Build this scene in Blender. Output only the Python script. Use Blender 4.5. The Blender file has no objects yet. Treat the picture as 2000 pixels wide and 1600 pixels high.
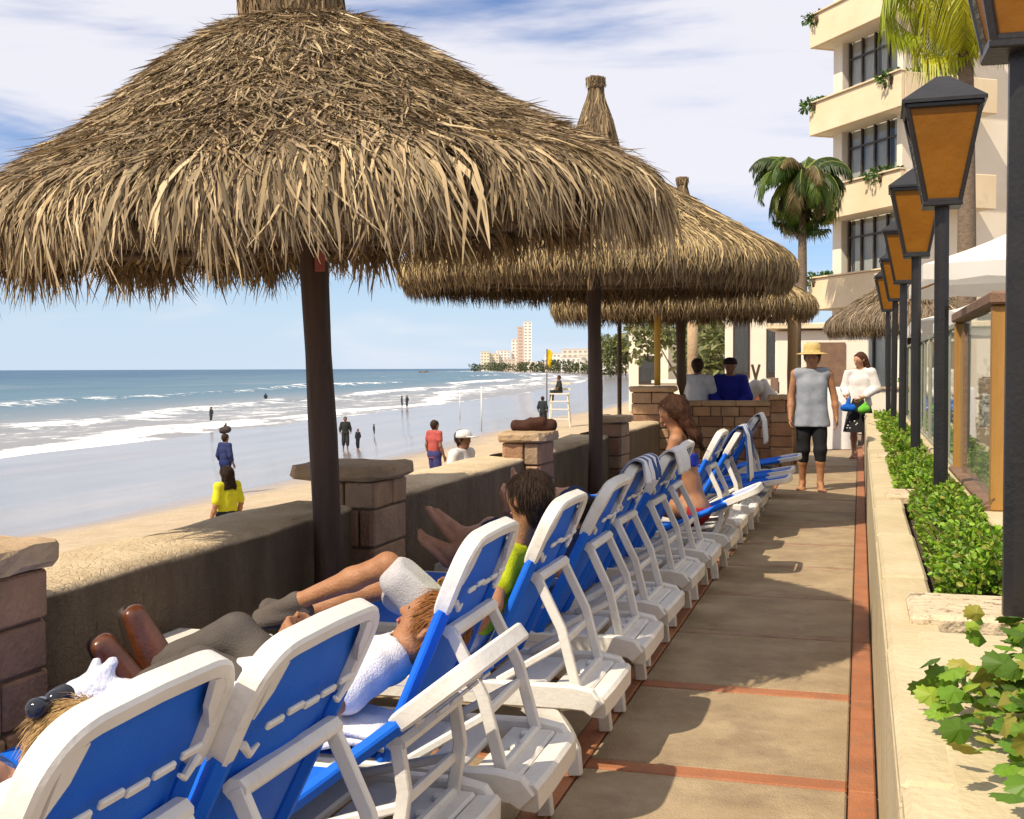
import bpy, math, random
import numpy as np
from mathutils import Vector, Matrix
R = math.radians
rng = np.random.default_rng(7); random.seed(7)
sc = bpy.context.scene; col = sc.collection

# ------------------------------------------------------------------ camera
cd = bpy.data.cameras.new('camera'); cam = bpy.data.objects.new('camera', cd); col.objects.link(cam)
cd.sensor_width = 36; cd.lens = 2300/2000*36; cd.clip_start = .05; cd.clip_end = 40000
cam.location = (0, 0, 1.5); cam.rotation_mode = 'XYZ'
_q = (Matrix.Rotation(R(16.47), 3, 'Z') @ Matrix.Rotation(R(88.0), 3, 'X') @ Matrix.Rotation(R(-.2), 3, 'Z'))
cam.rotation_euler = _q.to_euler()
sc.camera = cam
# ------------------------------------------------------------------ world: Nishita sky with thin procedural cloud
SUN = Vector((-.42, -.68, 1)).normalized()
EL = math.asin(SUN.z); AZ = math.atan2(SUN.x, SUN.y)
wd = bpy.data.worlds.new('World'); sc.world = wd; wd.use_nodes = True
nt = wd.node_tree; nt.nodes.clear()
def N(t, **k):
    n = nt.nodes.new(t)
    for a, b in k.items(): setattr(n, a, b)
    return n
def L(a, b): nt.links.new(a, b)
def math_(op, a, b=None, c=None, clamp=False):
    n = N('ShaderNodeMath', operation=op, use_clamp=clamp)
    for i, v in enumerate((a, b, c)):
        if v is None: continue
        if isinstance(v, (int, float)): n.inputs[i].default_value = v
        else: L(v, n.inputs[i])
    return n.outputs[0]
sky = N('ShaderNodeTexSky', sky_type='NISHITA', sun_disc=False, sun_elevation=EL, sun_rotation=AZ, air_density=1.0, dust_density=.0, ozone_density=3.0)
tc = N('ShaderNodeTexCoord')
mp = N('ShaderNodeMapping'); mp.inputs['Scale'].default_value = (1.8, 1.8, 11.0); mp.inputs['Location'].default_value = (.35, .1, -.42)
L(tc.outputs['Generated'], mp.inputs['Vector'])
n1 = N('ShaderNodeTexNoise'); n1.inputs['Scale'].default_value = 1.25; n1.inputs['Detail'].default_value = 7; n1.inputs['Roughness'].default_value = .52; n1.inputs['Distortion'].default_value = .35
L(mp.outputs[0], n1.inputs['Vector'])
sep = N('ShaderNodeSeparateXYZ'); L(tc.outputs['Generated'], sep.inputs[0])
# more cloud with height above the sea horizon, as the cloud deck in view implies
up = N('ShaderNodeMapRange'); up.inputs[1].default_value = .0; up.inputs[2].default_value = .30; up.inputs[3].default_value = -.02; up.inputs[4].default_value = .20
L(sep.outputs['Z'], up.inputs[0])
dens = math_('ADD', n1.outputs[0], up.outputs[0])
rampn = N('ShaderNodeMapRange', interpolation_type='SMOOTHSTEP'); rampn.inputs[1].default_value = .46; rampn.inputs[2].default_value = .66; rampn.inputs[3].default_value = 0; rampn.inputs[4].default_value = .93
L(dens, rampn.inputs[0])
skm = N('ShaderNodeMix', data_type='RGBA', blend_type='MULTIPLY'); skm.inputs[0].default_value = 1
L(sky.outputs[0], skm.inputs[6]); skm.inputs[7].default_value = (.072, .080, .100, 1)
hz = N('ShaderNodeMapRange', interpolation_type='SMOOTHSTEP'); hz.inputs[1].default_value = .0; hz.inputs[2].default_value = .13; hz.inputs[3].default_value = .85; hz.inputs[4].default_value = 0
L(sep.outputs['Z'], hz.inputs[0]); hzm = N('ShaderNodeMix', data_type='RGBA'); L(hz.outputs[0], hzm.inputs[0]); L(skm.outputs[2], hzm.inputs[6]); hzm.inputs[7].default_value = (.47, .585, .73, 1)
mix = N('ShaderNodeMix', data_type='RGBA'); L(rampn.outputs[0], mix.inputs[0]); L(hzm.outputs[2], mix.inputs[6]); mix.inputs[7].default_value = (.71, .70, .75, 1)
bg = N('ShaderNodeBackground'); L(mix.outputs[2], bg.inputs[0]); bg.inputs[1].default_value = 1.0
wo = N('ShaderNodeOutputWorld'); L(bg.outputs[0], wo.inputs[0])
# ------------------------------------------------------------------ sun and exposure
sd = bpy.data.lights.new('sun', 'SUN'); sd.energy = 4.4; sd.angle = R(.5); sd.color = (1, .88, .68)
so = bpy.data.objects.new('sun', sd); col.objects.link(so); so.rotation_euler = (-SUN).to_track_quat('-Z', 'Y').to_euler(); so.location = (0, 0, 30)
vs = sc.view_settings; vs.view_transform = 'Standard'; vs.look = 'None'; vs.gamma = 1; vs.exposure = 0.38; vs.use_curve_mapping = False
sc.cycles.max_bounces = 6; sc.cycles.diffuse_bounces = 3; sc.cycles.glossy_bounces = 3; sc.cycles.transparent_max_bounces = 12; sc.cycles.use_denoising = True
try: sc.cycles.caustics_reflective = False; sc.cycles.caustics_refractive = False
except Exception: pass

# ------------------------------------------------------------------ helpers
MATS = {}
def mat(name, c1, c2=None, scale=6, rough=.7, bump=0, bscale=60, spec=.4, attr=False, coat=0, trans=0, stretch=None, dirt=None, sheen=0, lo=.35, hi=.65, sss=0):
    if name in MATS: return MATS[name]
    m = bpy.data.materials.new(name); m.use_nodes = True; t = m.node_tree; b = t.nodes['Principled BSDF']
    b.inputs['Roughness'].default_value = rough; b.inputs['Specular IOR Level'].default_value = spec
    b.inputs['Coat Weight'].default_value = coat
    if trans: b.inputs['Transmission Weight'].default_value = trans
    if sheen: b.inputs['Sheen Weight'].default_value = sheen
    if sss: b.inputs['Subsurface Weight'].default_value = sss; b.inputs['Subsurface Scale'].default_value = .02
    tcn = t.nodes.new('ShaderNodeTexCoord'); vec = tcn.outputs['Object']
    oi = t.nodes.new('ShaderNodeObjectInfo'); ad = t.nodes.new('ShaderNodeVectorMath'); ad.operation = 'ADD'
    sca = t.nodes.new('ShaderNodeMath'); sca.operation = 'MULTIPLY'; sca.inputs[1].default_value = 37.; t.links.new(oi.outputs['Random'], sca.inputs[0])
    t.links.new(vec, ad.inputs[0]); t.links.new(sca.outputs[0], ad.inputs[1]); vec = ad.outputs[0]
    if stretch:
        mpn = t.nodes.new('ShaderNodeMapping'); mpn.inputs['Scale'].default_value = stretch; t.links.new(vec, mpn.inputs[0]); vec = mpn.outputs[0]
    base = None
    if c2 is not None:
        n = t.nodes.new('ShaderNodeTexNoise'); n.inputs['Scale'].default_value = scale; n.inputs['Detail'].default_value = 6; n.inputs['Roughness'].default_value = .62
        t.links.new(vec, n.inputs['Vector'])
        mr = t.nodes.new('ShaderNodeMapRange'); mr.inputs[1].default_value = lo; mr.inputs[2].default_value = hi; t.links.new(n.outputs[0], mr.inputs[0])
        mx = t.nodes.new('ShaderNodeMix'); mx.data_type = 'RGBA'; t.links.new(mr.outputs[0], mx.inputs[0])
        mx.inputs[6].default_value = (*c1, 1); mx.inputs[7].default_value = (*c2, 1); base = mx.outputs[2]
    if dirt:
        n = t.nodes.new('ShaderNodeTexNoise'); n.inputs['Scale'].default_value = dirt[1]; n.inputs['Detail'].default_value = 8; n.inputs['Roughness'].default_value = .75
        t.links.new(vec, n.inputs['Vector'])
        mr = t.nodes.new('ShaderNodeMapRange'); mr.inputs[1].default_value = dirt[2]; mr.inputs[2].default_value = dirt[3]; t.links.new(n.outputs[0], mr.inputs[0])
        mx = t.nodes.new('ShaderNodeMix'); mx.data_type = 'RGBA'; t.links.new(mr.outputs[0], mx.inputs[0])
        if base is None: mx.inputs[6].default_value = (*c1, 1)
        else: t.links.new(base, mx.inputs[6])
        mx.inputs[7].default_value = (*dirt[0], 1); base = mx.outputs[2]
    if attr:
        at = t.nodes.new('ShaderNodeAttribute'); at.attribute_name = 'Col'
        mx = t.nodes.new('ShaderNodeMix'); mx.data_type = 'RGBA'; mx.blend_type = 'MULTIPLY'; mx.inputs[0].default_value = 1
        if base is None: mx.inputs[6].default_value = (*c1, 1)
        else: t.links.new(base, mx.inputs[6])
        t.links.new(at.outputs['Color'], mx.inputs[7]); base = mx.outputs[2]
    if base is None: b.inputs['Base Color'].default_value = (*c1, 1)
    else: t.links.new(base, b.inputs['Base Color'])
    if bump:
        n = t.nodes.new('ShaderNodeTexNoise'); n.inputs['Scale'].default_value = bscale; n.inputs['Detail'].default_value = 5
        t.links.new(vec, n.inputs['Vector']); bp = t.nodes.new('ShaderNodeBump'); bp.inputs['Strength'].default_value = bump; bp.inputs['Distance'].default_value = .02
        t.links.new(n.outputs[0], bp.inputs['Height']); t.links.new(bp.outputs[0], b.inputs['Normal'])
    MATS[name] = m; return m

def tag(o, label=None, cat=None, group=None, kind=None):
    for k, v in (('label', label), ('category', cat), ('group', group), ('kind', kind)):
        if v: o[k] = v
    return o
def thing(name, label, cat, loc=(0, 0, 0), rz=0, group=None):
    o = bpy.data.objects.new(name, None); col.objects.link(o); o.location = loc; o.rotation_euler = (0, 0, rz); o.empty_display_size = .1
    return tag(o, label, cat, group)
def mk(name, V, F, m, parent=None, smooth=False, cols=None, loc=None):
    me = bpy.data.meshes.new(name)
    if isinstance(V, np.ndarray) and isinstance(F, np.ndarray):
        me.vertices.add(len(V)); me.vertices.foreach_set('co', V.astype(np.float32).ravel())
        k = F.shape[1]; me.loops.add(F.size); me.loops.foreach_set('vertex_index', F.astype(np.int32).ravel())
        me.polygons.add(len(F)); me.polygons.foreach_set('loop_start', np.arange(0, F.size, k, dtype=np.int32))
        me.update(calc_edges=True); me.validate()
    else:
        me.from_pydata([tuple(v) for v in V], [], F); me.update()
    if cols is not None:
        a = me.color_attributes.new('Col', 'FLOAT_COLOR', 'POINT')
        c4 = np.ones((len(V), 4), np.float32); c4[:, :3] = cols; a.data.foreach_set('color', c4.ravel())
    if smooth:
        me.polygons.foreach_set('use_smooth', np.ones(len(me.polygons), bool))
        if smooth == 2: me.set_sharp_from_angle(angle=R(32))
    if m is not None: me.materials.append(m)
    o = bpy.data.objects.new(name, me); col.objects.link(o)
    if parent is not None: o.parent = parent
    if loc is not None: o.location = loc
    return o
def inst(name, src, parent=None, loc=None, rot=None, scale=None):
    o = bpy.data.objects.new(name, src.data); col.objects.link(o)
    if parent is not None: o.parent = parent
    if loc is not None: o.location = loc
    if rot is not None: o.rotation_euler = rot
    if scale is not None: o.scale = scale
    return o
def copy_tree(o, parent=None):
    c = o.copy(); col.objects.link(c); c.parent = parent
    for ch in o.children: copy_tree(ch, c)
    return c

class MB:
    def __init__(s): s.V = []; s.F = []
    def add(s, V, F):
        k = len(s.V); s.V += [tuple(v) for v in V]; s.F += [tuple(i+k for i in f) for f in F]; return s
    def box(s, c, d, rz=0, bev=0, M=None):
        x, y, z = d[0]/2, d[1]/2, d[2]/2
        if bev:
            b = min(bev, x*.95, y*.95, z*.95); V = []; 
            for sz in (-1, 1):
                for sy in (-1, 1):
                    for sx in (-1, 1):
                        V += [(sx*x, sy*(y-b), sz*(z-b)), (sx*(x-b), sy*y, sz*(z-b)), (sx*(x-b), sy*(y-b), sz*z)]
            def i(a, b_, c_, k): return 3*(a+2*b_+4*c_)+k
            F = []
            for a in (0, 1):
                f = [i(a, 0, 0, 0), i(a, 1, 0, 0), i(a, 1, 1, 0), i(a, 0, 1, 0)]; F.append(f if a else f[::-1])
                f = [i(0, a, 0, 1), i(1, a, 0, 1), i(1, a, 1, 1), i(0, a, 1, 1)]; F.append(f[::-1] if a else f)
                f = [i(0, 0, a, 2), i(1, 0, a, 2), i(1, 1, a, 2), i(0, 1, a, 2)]; F.append(f if a else f[::-1])
            for a in (0, 1):
                for c_ in (0, 1):
                    f = [i(0, a, c_, 1), i(1, a, c_, 1), i(1, a, c_, 2), i(0, a, c_, 2)]; F.append(f if (a == c_) == False else f[::-1])
                    f = [i(a, 0, c_, 0), i(a, 1, c_, 0), i(a, 1, c_, 2), i(a, 0, c_, 2)]; F.append(f if (a == c_) else f[::-1])
                    f = [i(a, c_, 0, 0), i(a, c_, 1, 0), i(a, c_, 1, 1), i(a, c_, 0, 1)]; F.append(f if (a == c_) == False else f[::-1])
            for a in (0, 1):
                for b_ in (0, 1):
                    for c_ in (0, 1):
                        f = [i(a, b_, c_, 0), i(a, b_, c_, 1), i(a, b_, c_, 2)]; F.append(f if (a+b_+c_) % 2 else f[::-1])
        else:
            V = [(-x, -y, -z), (x, -y, -z), (x, y, -z), (-x, y, -z), (-x, -y, z), (x, -y, z), (x, y, z), (-x, y, z)]
            F = [(3, 2, 1, 0), (4, 5, 6, 7), (0, 1, 5, 4), (1, 2, 6, 5), (2, 3, 7, 6), (3, 0, 4, 7)]
        T = Matrix.Translation(c) @ (M if M is not None else Matrix.Rotation(rz, 4, 'Z'))
        return s.add([T @ Vector(v) for v in V], F)
    def sweep(s, path, sec, up=(0, 0, 1), closed=False, caps=True, scales=None):
        """sweep a 2D section (list of (a,b)) along a path; a = sideways, b = along 'up'"""
        P = [Vector(p) for p in path]; n = len(P); k = len(sec); up = Vector(up); V = []
        for i, p in enumerate(P):
            if closed: t = P[(i+1) % n]-P[i-1]
            else: t = P[min(i+1, n-1)]-P[max(i-1, 0)]
            t.normalize(); sd_ = t.cross(up)
            if sd_.length < 1e-4: sd_ = t.cross(Vector((1, 0, 0)))
            sd_.normalize(); u2 = sd_.cross(t); sc_ = scales[i] if scales else 1
            if not isinstance(sc_, tuple): sc_ = (sc_, sc_)
            V += [p+sd_*a*sc_[0]+u2*b*sc_[1] for a, b in sec]
        F = []
        for i in range(n if closed else n-1):
            j = (i+1) % n
            for q in range(k): F.append((i*k+q, i*k+(q+1) % k, j*k+(q+1) % k, j*k+q))
        if caps and not closed: F.append(tuple(range(k))[::-1]); F.append(tuple((n-1)*k+q for q in range(k)))
        return s.add(V, F)
    def tube(s, path, r, n=8, closed=False):
        rs = r if isinstance(r, (list, tuple)) else [r]*len(path)
        return s.sweep(path, [(math.cos(2*math.pi*i/n), math.sin(2*math.pi*i/n)) for i in range(n)], closed=closed, scales=list(rs))
    def lathe(s, prof, n=16, c=(0, 0, 0), cap=True):
        V = [(c[0]+r*math.cos(2*math.pi*i/n), c[1]+r*math.sin(2*math.pi*i/n), c[2]+z) for r, z in prof for i in range(n)]; F = []
        for j in range(len(prof)-1):
            for i in range(n): F.append((j*n+i, j*n+(i+1) % n, (j+1)*n+(i+1) % n, (j+1)*n+i))
        if cap: F.append(tuple(range(n))[::-1]); F.append(tuple((len(prof)-1)*n+i for i in range(n)))
        return s.add(V, F)
    def build(s, name, m, parent=None, smooth=False, loc=None): return mk(name, s.V, s.F, m, parent, smooth, loc=loc)
def rsec(w, h, b=.25):
    """rounded rectangle section"""
    x, y = w/2, h/2; c = min(x, y)*b*2
    c = min(c, x*.95, y*.95)
    return [(x, -y+c), (x, y-c), (x-c, y), (-x+c, y), (-x, y-c), (-x, -y+c), (-x+c, -y), (x-c, -y)]

# ---- signed distance bodies meshed with surface nets: one continuous surface each
def vnoise(P, f, seed=0):
    a = seed*1.7
    return (np.sin(P[..., 0]*f+a+1.3*np.sin(P[..., 1]*f*.7+a))+np.sin(P[..., 1]*f*1.1+a*2+1.1*np.sin(P[..., 2]*f*.8))+np.sin(P[..., 2]*f*.9+a*3+1.2*np.sin(P[..., 0]*f*.6)))/3
def surfnet(F, h, org):
    S = F < 0; nx, ny, nz = F.shape
    cor = [(i, j, k) for i in (0, 1) for j in (0, 1) for k in (0, 1)]
    sl = lambda A, c: A[c[0]:nx-1+c[0], c[1]:ny-1+c[1], c[2]:nz-1+c[2]]
    cnt = sum(sl(S, c).astype(np.int8) for c in cor); act = (cnt > 0) & (cnt < 8)
    ids = np.argwhere(act); m = len(ids); acc = np.zeros((m, 3)); num = np.zeros(m)
    for a in cor:
        for ax in range(3):
            if a[ax] == 0:
                b = list(a); b[ax] = 1
                fa = F[ids[:, 0]+a[0], ids[:, 1]+a[1], ids[:, 2]+a[2]]; fb = F[ids[:, 0]+b[0], ids[:, 1]+b[1], ids[:, 2]+b[2]]
                x = (fa < 0) != (fb < 0); t = np.where(x, fa/np.where(x, fa-fb, 1), 0)
                p = np.tile(np.array(a, float), (m, 1)); p[:, ax] += t; acc += p*x[:, None]; num += x
    V = (ids+acc/num[:, None])*h+org
    idx = -np.ones(act.shape, np.int64); idx[act] = np.arange(m); Q = []
    for ax in range(3):
        b, c = (ax+1) % 3, (ax+2) % 3
        A = np.take(S, range(0, S.shape[ax]-1), ax); B = np.take(S, range(1, S.shape[ax]), ax)
        e = np.argwhere(A != B); e = e[(e[:, b] > 0) & (e[:, c] > 0) & (e[:, b] < S.shape[b]-1) & (e[:, c] < S.shape[c]-1)]
        fl = A[e[:, 0], e[:, 1], e[:, 2]]; q = []
        for db, dc in ((-1, -1), (0, -1), (0, 0), (-1, 0)):
            f = e.copy(); f[:, b] += db; f[:, c] += dc; q.append(idx[f[:, 0], f[:, 1], f[:, 2]])
        q = np.stack(q, 1); q[~fl] = q[~fl][:, ::-1]; Q.append(q)
    Q = np.concatenate(Q); Q = Q[(Q >= 0).all(1)]
    return V, Q
def sdf(prims, h=.012, k=.03, grow=0, clips=(), wrinkle=0, wf=40, cut=(), seed=0):
    """prims: (a, b, ra, rb[, k]) round cones; clips: (point, normal) keep the side opposite the normal; cut: carved round cones"""
    A = np.array([p[0] for p in prims]+[p[1] for p in prims], float); rr = max(max(p[2], p[3]) for p in prims)+grow
    lo = A.min(0)-rr-4*h; hi = A.max(0)+rr+4*h; n = np.ceil((hi-lo)/h).astype(int)+1
    ax = [lo[i]+h*np.arange(n[i]) for i in range(3)]; G = np.full(n, 1e3)
    for p in prims:
        a, b = np.array(p[0], float), np.array(p[1], float); ra, rb = p[2]+grow, p[3]+grow; kk = p[4] if len(p) > 4 else k
        mg = max(ra, rb)+kk+3*h; l = np.minimum(a, b)-mg; u = np.maximum(a, b)+mg
        i0 = np.clip(np.floor((l-lo)/h).astype(int), 0, n-1); i1 = np.clip(np.ceil((u-lo)/h).astype(int)+1, 1, n)
        X, Y, Z = np.meshgrid(ax[0][i0[0]:i1[0]], ax[1][i0[1]:i1[1]], ax[2][i0[2]:i1[2]], indexing='ij')
        P = np.stack([X, Y, Z], -1); ab = b-a; t = np.clip(((P-a)@ab)/max(ab@ab, 1e-9), 0, 1)
        d = np.linalg.norm(P-(a+t[..., None]*ab), axis=-1)-(ra+(rb-ra)*t)
        s = np.s_[i0[0]:i1[0], i0[1]:i1[1], i0[2]:i1[2]]; g = G[s]; hh = np.clip(.5+.5*(g-d)/kk, 0, 1)
        G[s] = g+(d-g)*hh-kk*hh*(1-hh)
    if clips or wrinkle or cut:
        X, Y, Z = np.meshgrid(*ax, indexing='ij'); P = np.stack([X, Y, Z], -1)
        if wrinkle: G = G+wrinkle*vnoise(P, wf, seed)
        for pt, nr in clips:
            nr = np.array(nr, float); nr /= np.linalg.norm(nr); G = np.maximum(G, (P-np.array(pt))@nr)
        for p in cut:
            a, b = np.array(p[0], float), np.array(p[1], float); ab = b-a; t = np.clip(((P-a)@ab)/max(ab@ab, 1e-9), 0, 1)
            G = np.maximum(G, -(np.linalg.norm(P-(a+t[..., None]*ab), axis=-1)-(p[2]+(p[3]-p[2])*t)))
    return surfnet(G, h, lo)
def sbuild(name, prims, m, parent=None, **k):
    V, Q = sdf(prims, **k)
    o = mk(name, V, Q, m, parent, True)
    return o
# ================================================================== THE SETTING
def shore_x(Y):
    Y = np.asarray(Y, float); y = np.clip(Y, 0, 1950)
    return -45-575*(y/1900)**1.6
SS = [-30000, -400, -120, -30, 0, 10, 20, 28, 37, 41, 46, 80, 130, 260, 600, 30000]
SZ = [-30, -12, -7, -4.3, -3.5, -3.33, -2.9, -1.95, -1.2, -1.0, -.95, -.35, 1.2, 4.0, 7, 7]
def ground_z(X, Y):
    return np.interp(np.asarray(X, float)-shore_x(Y), SS, SZ)
def sheet(name, svals, yvals, zf, m, jit=0):
    S_, Y_ = np.meshgrid(np.array(svals, float), np.array(yvals, float), indexing='ij')
    X_ = S_+shore_x(Y_); Z_ = zf(X_, Y_, S_); V = np.stack([X_, Y_, Z_], -1).reshape(-1, 3)
    a, b = S_.shape; I = np.arange(a*b).reshape(a, b)
    Q = np.stack([I[:-1, :-1], I[1:, :-1], I[1:, 1:], I[:-1, 1:]], -1).reshape(-1, 4)
    o = mk(name, V, Q, m, None, True); at = o.data.attributes.new('shore', 'FLOAT', 'POINT'); at.data.foreach_set('value', S_.ravel().astype(np.float32))
    return o
def nmat(name):
    m = bpy.data.materials.new(name); m.use_nodes = True; t = m.node_tree; b = t.nodes['Principled BSDF']
    def n(tp, **k):
        o = t.nodes.new(tp)
        for a, c in k.items(): setattr(o, a, c)
        return o
    def l(a, c): t.links.new(a, c)
    def noise(scale, vec, detail=6, rough=.6, dist=0):
        o = n('ShaderNodeTexNoise'); o.inputs['Scale'].default_value = scale; o.inputs['Detail'].default_value = detail; o.inputs['Roughness'].default_value = rough; o.inputs['Distortion'].default_value = dist
        l(vec, o.inputs['Vector']); return o.outputs[0]
    def rng_(v, a, b_, c=0, d=1, smooth=True):
        o = n('ShaderNodeMapRange', interpolation_type='SMOOTHSTEP' if smooth else 'LINEAR')
        for i, x in enumerate((a, b_, c, d)): o.inputs[i+1].default_value = x
        l(v, o.inputs[0]); return o.outputs[0]
    def mth(op, a, c, clamp=False):
        o = n('ShaderNodeMath', operation=op, use_clamp=clamp)
        for i, v in enumerate((a, c)):
            if isinstance(v, (int, float)): o.inputs[i].default_value = v
            else: l(v, o.inputs[i])
        return o.outputs[0]
    def mx(f, a, c):
        o = n('ShaderNodeMix', data_type='RGBA')
        if isinstance(f, (int, float)): o.inputs[0].default_value = f
        else: l(f, o.inputs[0])
        for i, v in ((6, a), (7, c)):
            if isinstance(v, tuple): o.inputs[i].default_value = (*v, 1)
            else: l(v, o.inputs[i])
        return o.outputs[2]
    def mapv(vec, s):
        o = n('ShaderNodeMapping'); o.inputs['Scale'].default_value = s; l(vec, o.inputs[0]); return o.outputs[0]
    return m, b, n, l, noise, rng_, mth, mx, mapv
# --- beach: dry sand above, wet shining sand by the water
m, b, n, l, noise, rg, mth, mx, mapv = nmat('beach sand')
geo = n('ShaderNodeNewGeometry').outputs['Position']; sh = n('ShaderNodeAttribute', attribute_name='shore').outputs['Fac']
big = noise(.12, mapv(geo, (1, .25, 1)), 5); fine = noise(9, geo, 6, .7); mid = noise(1.1, geo, 6, .65)
edge = mth('ADD', sh, mth('MULTIPLY', mth('SUBTRACT', big, .5), 9))
dry = rg(edge, 27.5, 31.5)
sand = mx(rg(mid, .3, .7), (.42, .325, .215), (.50, .40, .275)); sand = mx(mth('MULTIPLY', rg(fine, .5, .75), .45), sand, (.33, .235, .145))
wetc = mx(rg(noise(.5, mapv(geo, (1, .12, 1)), 6), .35, .7), (.20, .165, .15), (.27, .225, .205))
l(mx(dry, wetc, sand), b.inputs['Base Color'])
l(rg(dry, 0, 1, .16, .95, False), b.inputs['Roughness']); l(rg(dry, 0, 1, .75, .2, False), b.inputs['Specular IOR Level'])
bp = n('ShaderNodeBump'); bp.inputs['Distance'].default_value = .25; l(mth('MULTIPLY', dry, .6), bp.inputs['Strength']); l(mth('ADD', mid, mth('MULTIPLY', fine, .3)), bp.inputs['Height']); l(bp.outputs[0], b.inputs['Normal'])
SANDM = m
ys = np.concatenate([np.linspace(-60, 60, 61), np.linspace(66, 300, 40), np.linspace(320, 2400, 60)])
ss = np.concatenate([np.linspace(-60, 0, 13), np.linspace(1.5, 60, 60), np.linspace(64, 300, 40), [400, 600, 1200, 3000, 6000]])
bo = sheet('beach', ss, ys, lambda X, Y, S: np.interp(S, SS, SZ)+.04*vnoise(np.stack([X, Y, X*0], -1), .7), SANDM)
tag(bo, 'pale dry sand sloping to wet shining sand along the bay', None, None, 'structure')
# --- sea with swell, breaking lines and foam
m, b, n, l, noise, rg, mth, mx, mapv = nmat('sea water')
geo = n('ShaderNodeNewGeometry').outputs['Position']; sh = n('ShaderNodeAttribute', attribute_name='shore').outputs['Fac']; fo = n('ShaderNodeAttribute', attribute_name='foam').outputs['Fac']
deep = rg(sh, -420, -60); wat = mx(deep, (.008, .075, .155), (.06, .14, .20)); wat = mx(rg(sh, -70, -4), wat, (.24, .24, .25))
streak = noise(.035, mapv(geo, (1.2, .35, 1)), 7, .6); wat = mx(mth('MULTIPLY', rg(streak, .45, .75), .35), wat, (.20, .24, .29))
lace = noise(.30, mapv(geo, (1, .45, 1)), 8, .68, .8); lace2 = noise(1.4, mapv(geo, (1, .6, 1)), 6, .7, .5)
fm = mth('ADD', fo, mth('ADD', mth('MULTIPLY', mth('SUBTRACT', lace, .5), 1.5), mth('MULTIPLY', mth('SUBTRACT', lace2, .5), .6)))
fm = rg(fm, .46, .68); l(mx(fm, wat, (.80, .80, .80)), b.inputs['Base Color'])
l(rg(fm, 0, 1, .42, .85, False), b.inputs['Roughness']); b.inputs['Specular IOR Level'].default_value = .18
bp = n('ShaderNodeBump'); bp.inputs['Distance'].default_value = .5; bp.inputs['Strength'].default_value = .55
l(mth('ADD', noise(.5, mapv(geo, (1, .5, 1)), 7, .6), mth('MULTIPLY', noise(.06, mapv(geo, (1, .4, 1)), 4), 2.5)), bp.inputs['Height']); l(bp.outputs[0], b.inputs['Normal'])
SEAM = m
WAVES = [(-9, 5, .30, .95), (-21, 5, .5, .8), (-34, 5, .65, .85), (-66, 6, .9, .62), (-118, 9, .9, .42), (-190, 10, .8, .2)]
def wob(Y, k): return 6*np.sin(Y*.018+k*1.9)+3*np.sin(Y*.047+k*3.1)+1.3*np.sin(Y*.13+k)
def along(Y, k): return .55+.45*np.sin(Y*.021+k*2.3+.8)*np.cos(Y*.009+k)
def sea_z(X, Y, S):
    Z = np.full(X.shape, -3.52)+.06*np.sin(S*.35+Y*.05)*np.clip(-S/20, 0, 1)
    for k, (c, w, h, f) in enumerate(WAVES):
        d = S-c-wob(Y, k); Z += h*along(Y, k)*np.exp(-np.where(d > 0, (d/(w*.45))**2, (d/(w*1.5))**2))*np.clip((-S)/8, 0, 1)
    return Z-.25*np.clip(S/3, 0, 1)
ssea = np.concatenate([[-30000, -12000, -5000, -2500, -1400, -900, -650, -500, -400, -330], np.linspace(-280, -100, 60), np.linspace(-98, 3, 102)])
ysea = np.concatenate([[-9000, -2500, -800, -300, -150], np.linspace(-80, 260, 110), np.linspace(265, 700, 60), np.linspace(720, 2000, 50), [2600, 5000, 12000, 30000]])
se = sheet('sea', ssea, ysea, sea_z, SEAM); tag(se, 'blue sea with white lines of breaking surf', None, None, 'structure')
Sg, Yg = np.meshgrid(ssea, ysea, indexing='ij'); fo_ = np.clip(.42*np.exp(-((Sg+14)/19.)**2)+.12*np.exp(-((Sg+60)/40.)**2), 0, 1)
for k, (c, w, h, f) in enumerate(WAVES):
    d = Sg-c-wob(Yg, k); fo_ = np.maximum(fo_, f*(.35+.65*along(Yg, k))*np.exp(-np.where(d > 0, (d/(w*1.1))**2, (d/(w*.5))**2)))
fo_ = np.maximum(fo_, .5*np.exp(-((Sg+1.2)/1.6)**2)*(Sg < 1.5))
at = se.data.attributes.new('foam', 'FLOAT', 'POINT'); at.data.foreach_set('value', fo_.ravel().astype(np.float32))

# --- terrace floor: slab, concrete panels, terracotta bands
M_slab = mat('slab mortar', (.16, .13, .10), (.22, .18, .14), 4, .9)
M_panel = mat('washed concrete paving', (.30, .218, .13), (.40, .305, .19), 3.2, .82, .5, 120, dirt=((.20, .14, .095), 4, .48, .8))
M_terra = mat('terracotta band', (.31, .115, .05), (.39, .155, .07), 5, .65, .4, 90, dirt=((.22, .12, .075), 7, .48, .78))
M_worn = mat('worn brown band', (.27, .165, .10), (.34, .24, .155), 5, .75, .3, 90, dirt=((.15, .10, .07), 8, .5, .75))
ter = MB(); ter.box((-1.3, 13.5, -.51), (3.0, 30, 1.0)); ter.box((14.2, 26, -.52), (28, 62, 1.0)); ter.box((-2, 38, -.53), (6, 18, 1.0)); walk = ter.build('walkway', M_slab); tag(walk, kind='structure')
Y0, PITCH = 4.30, 1.17
def piece(name, x0, x1, y0, y1, z, m, parent, g=.004):
    o = MB().box((0, 0, 0), (x1-x0-2*g, y1-y0-2*g, .03), bev=.006).build(name, m, parent); o.location = ((x0+x1)/2, (y0+y1)/2, z-.015); o.rotation_euler = (random.gauss(0, .0008), random.gauss(0, .0008), 0); return o
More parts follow.
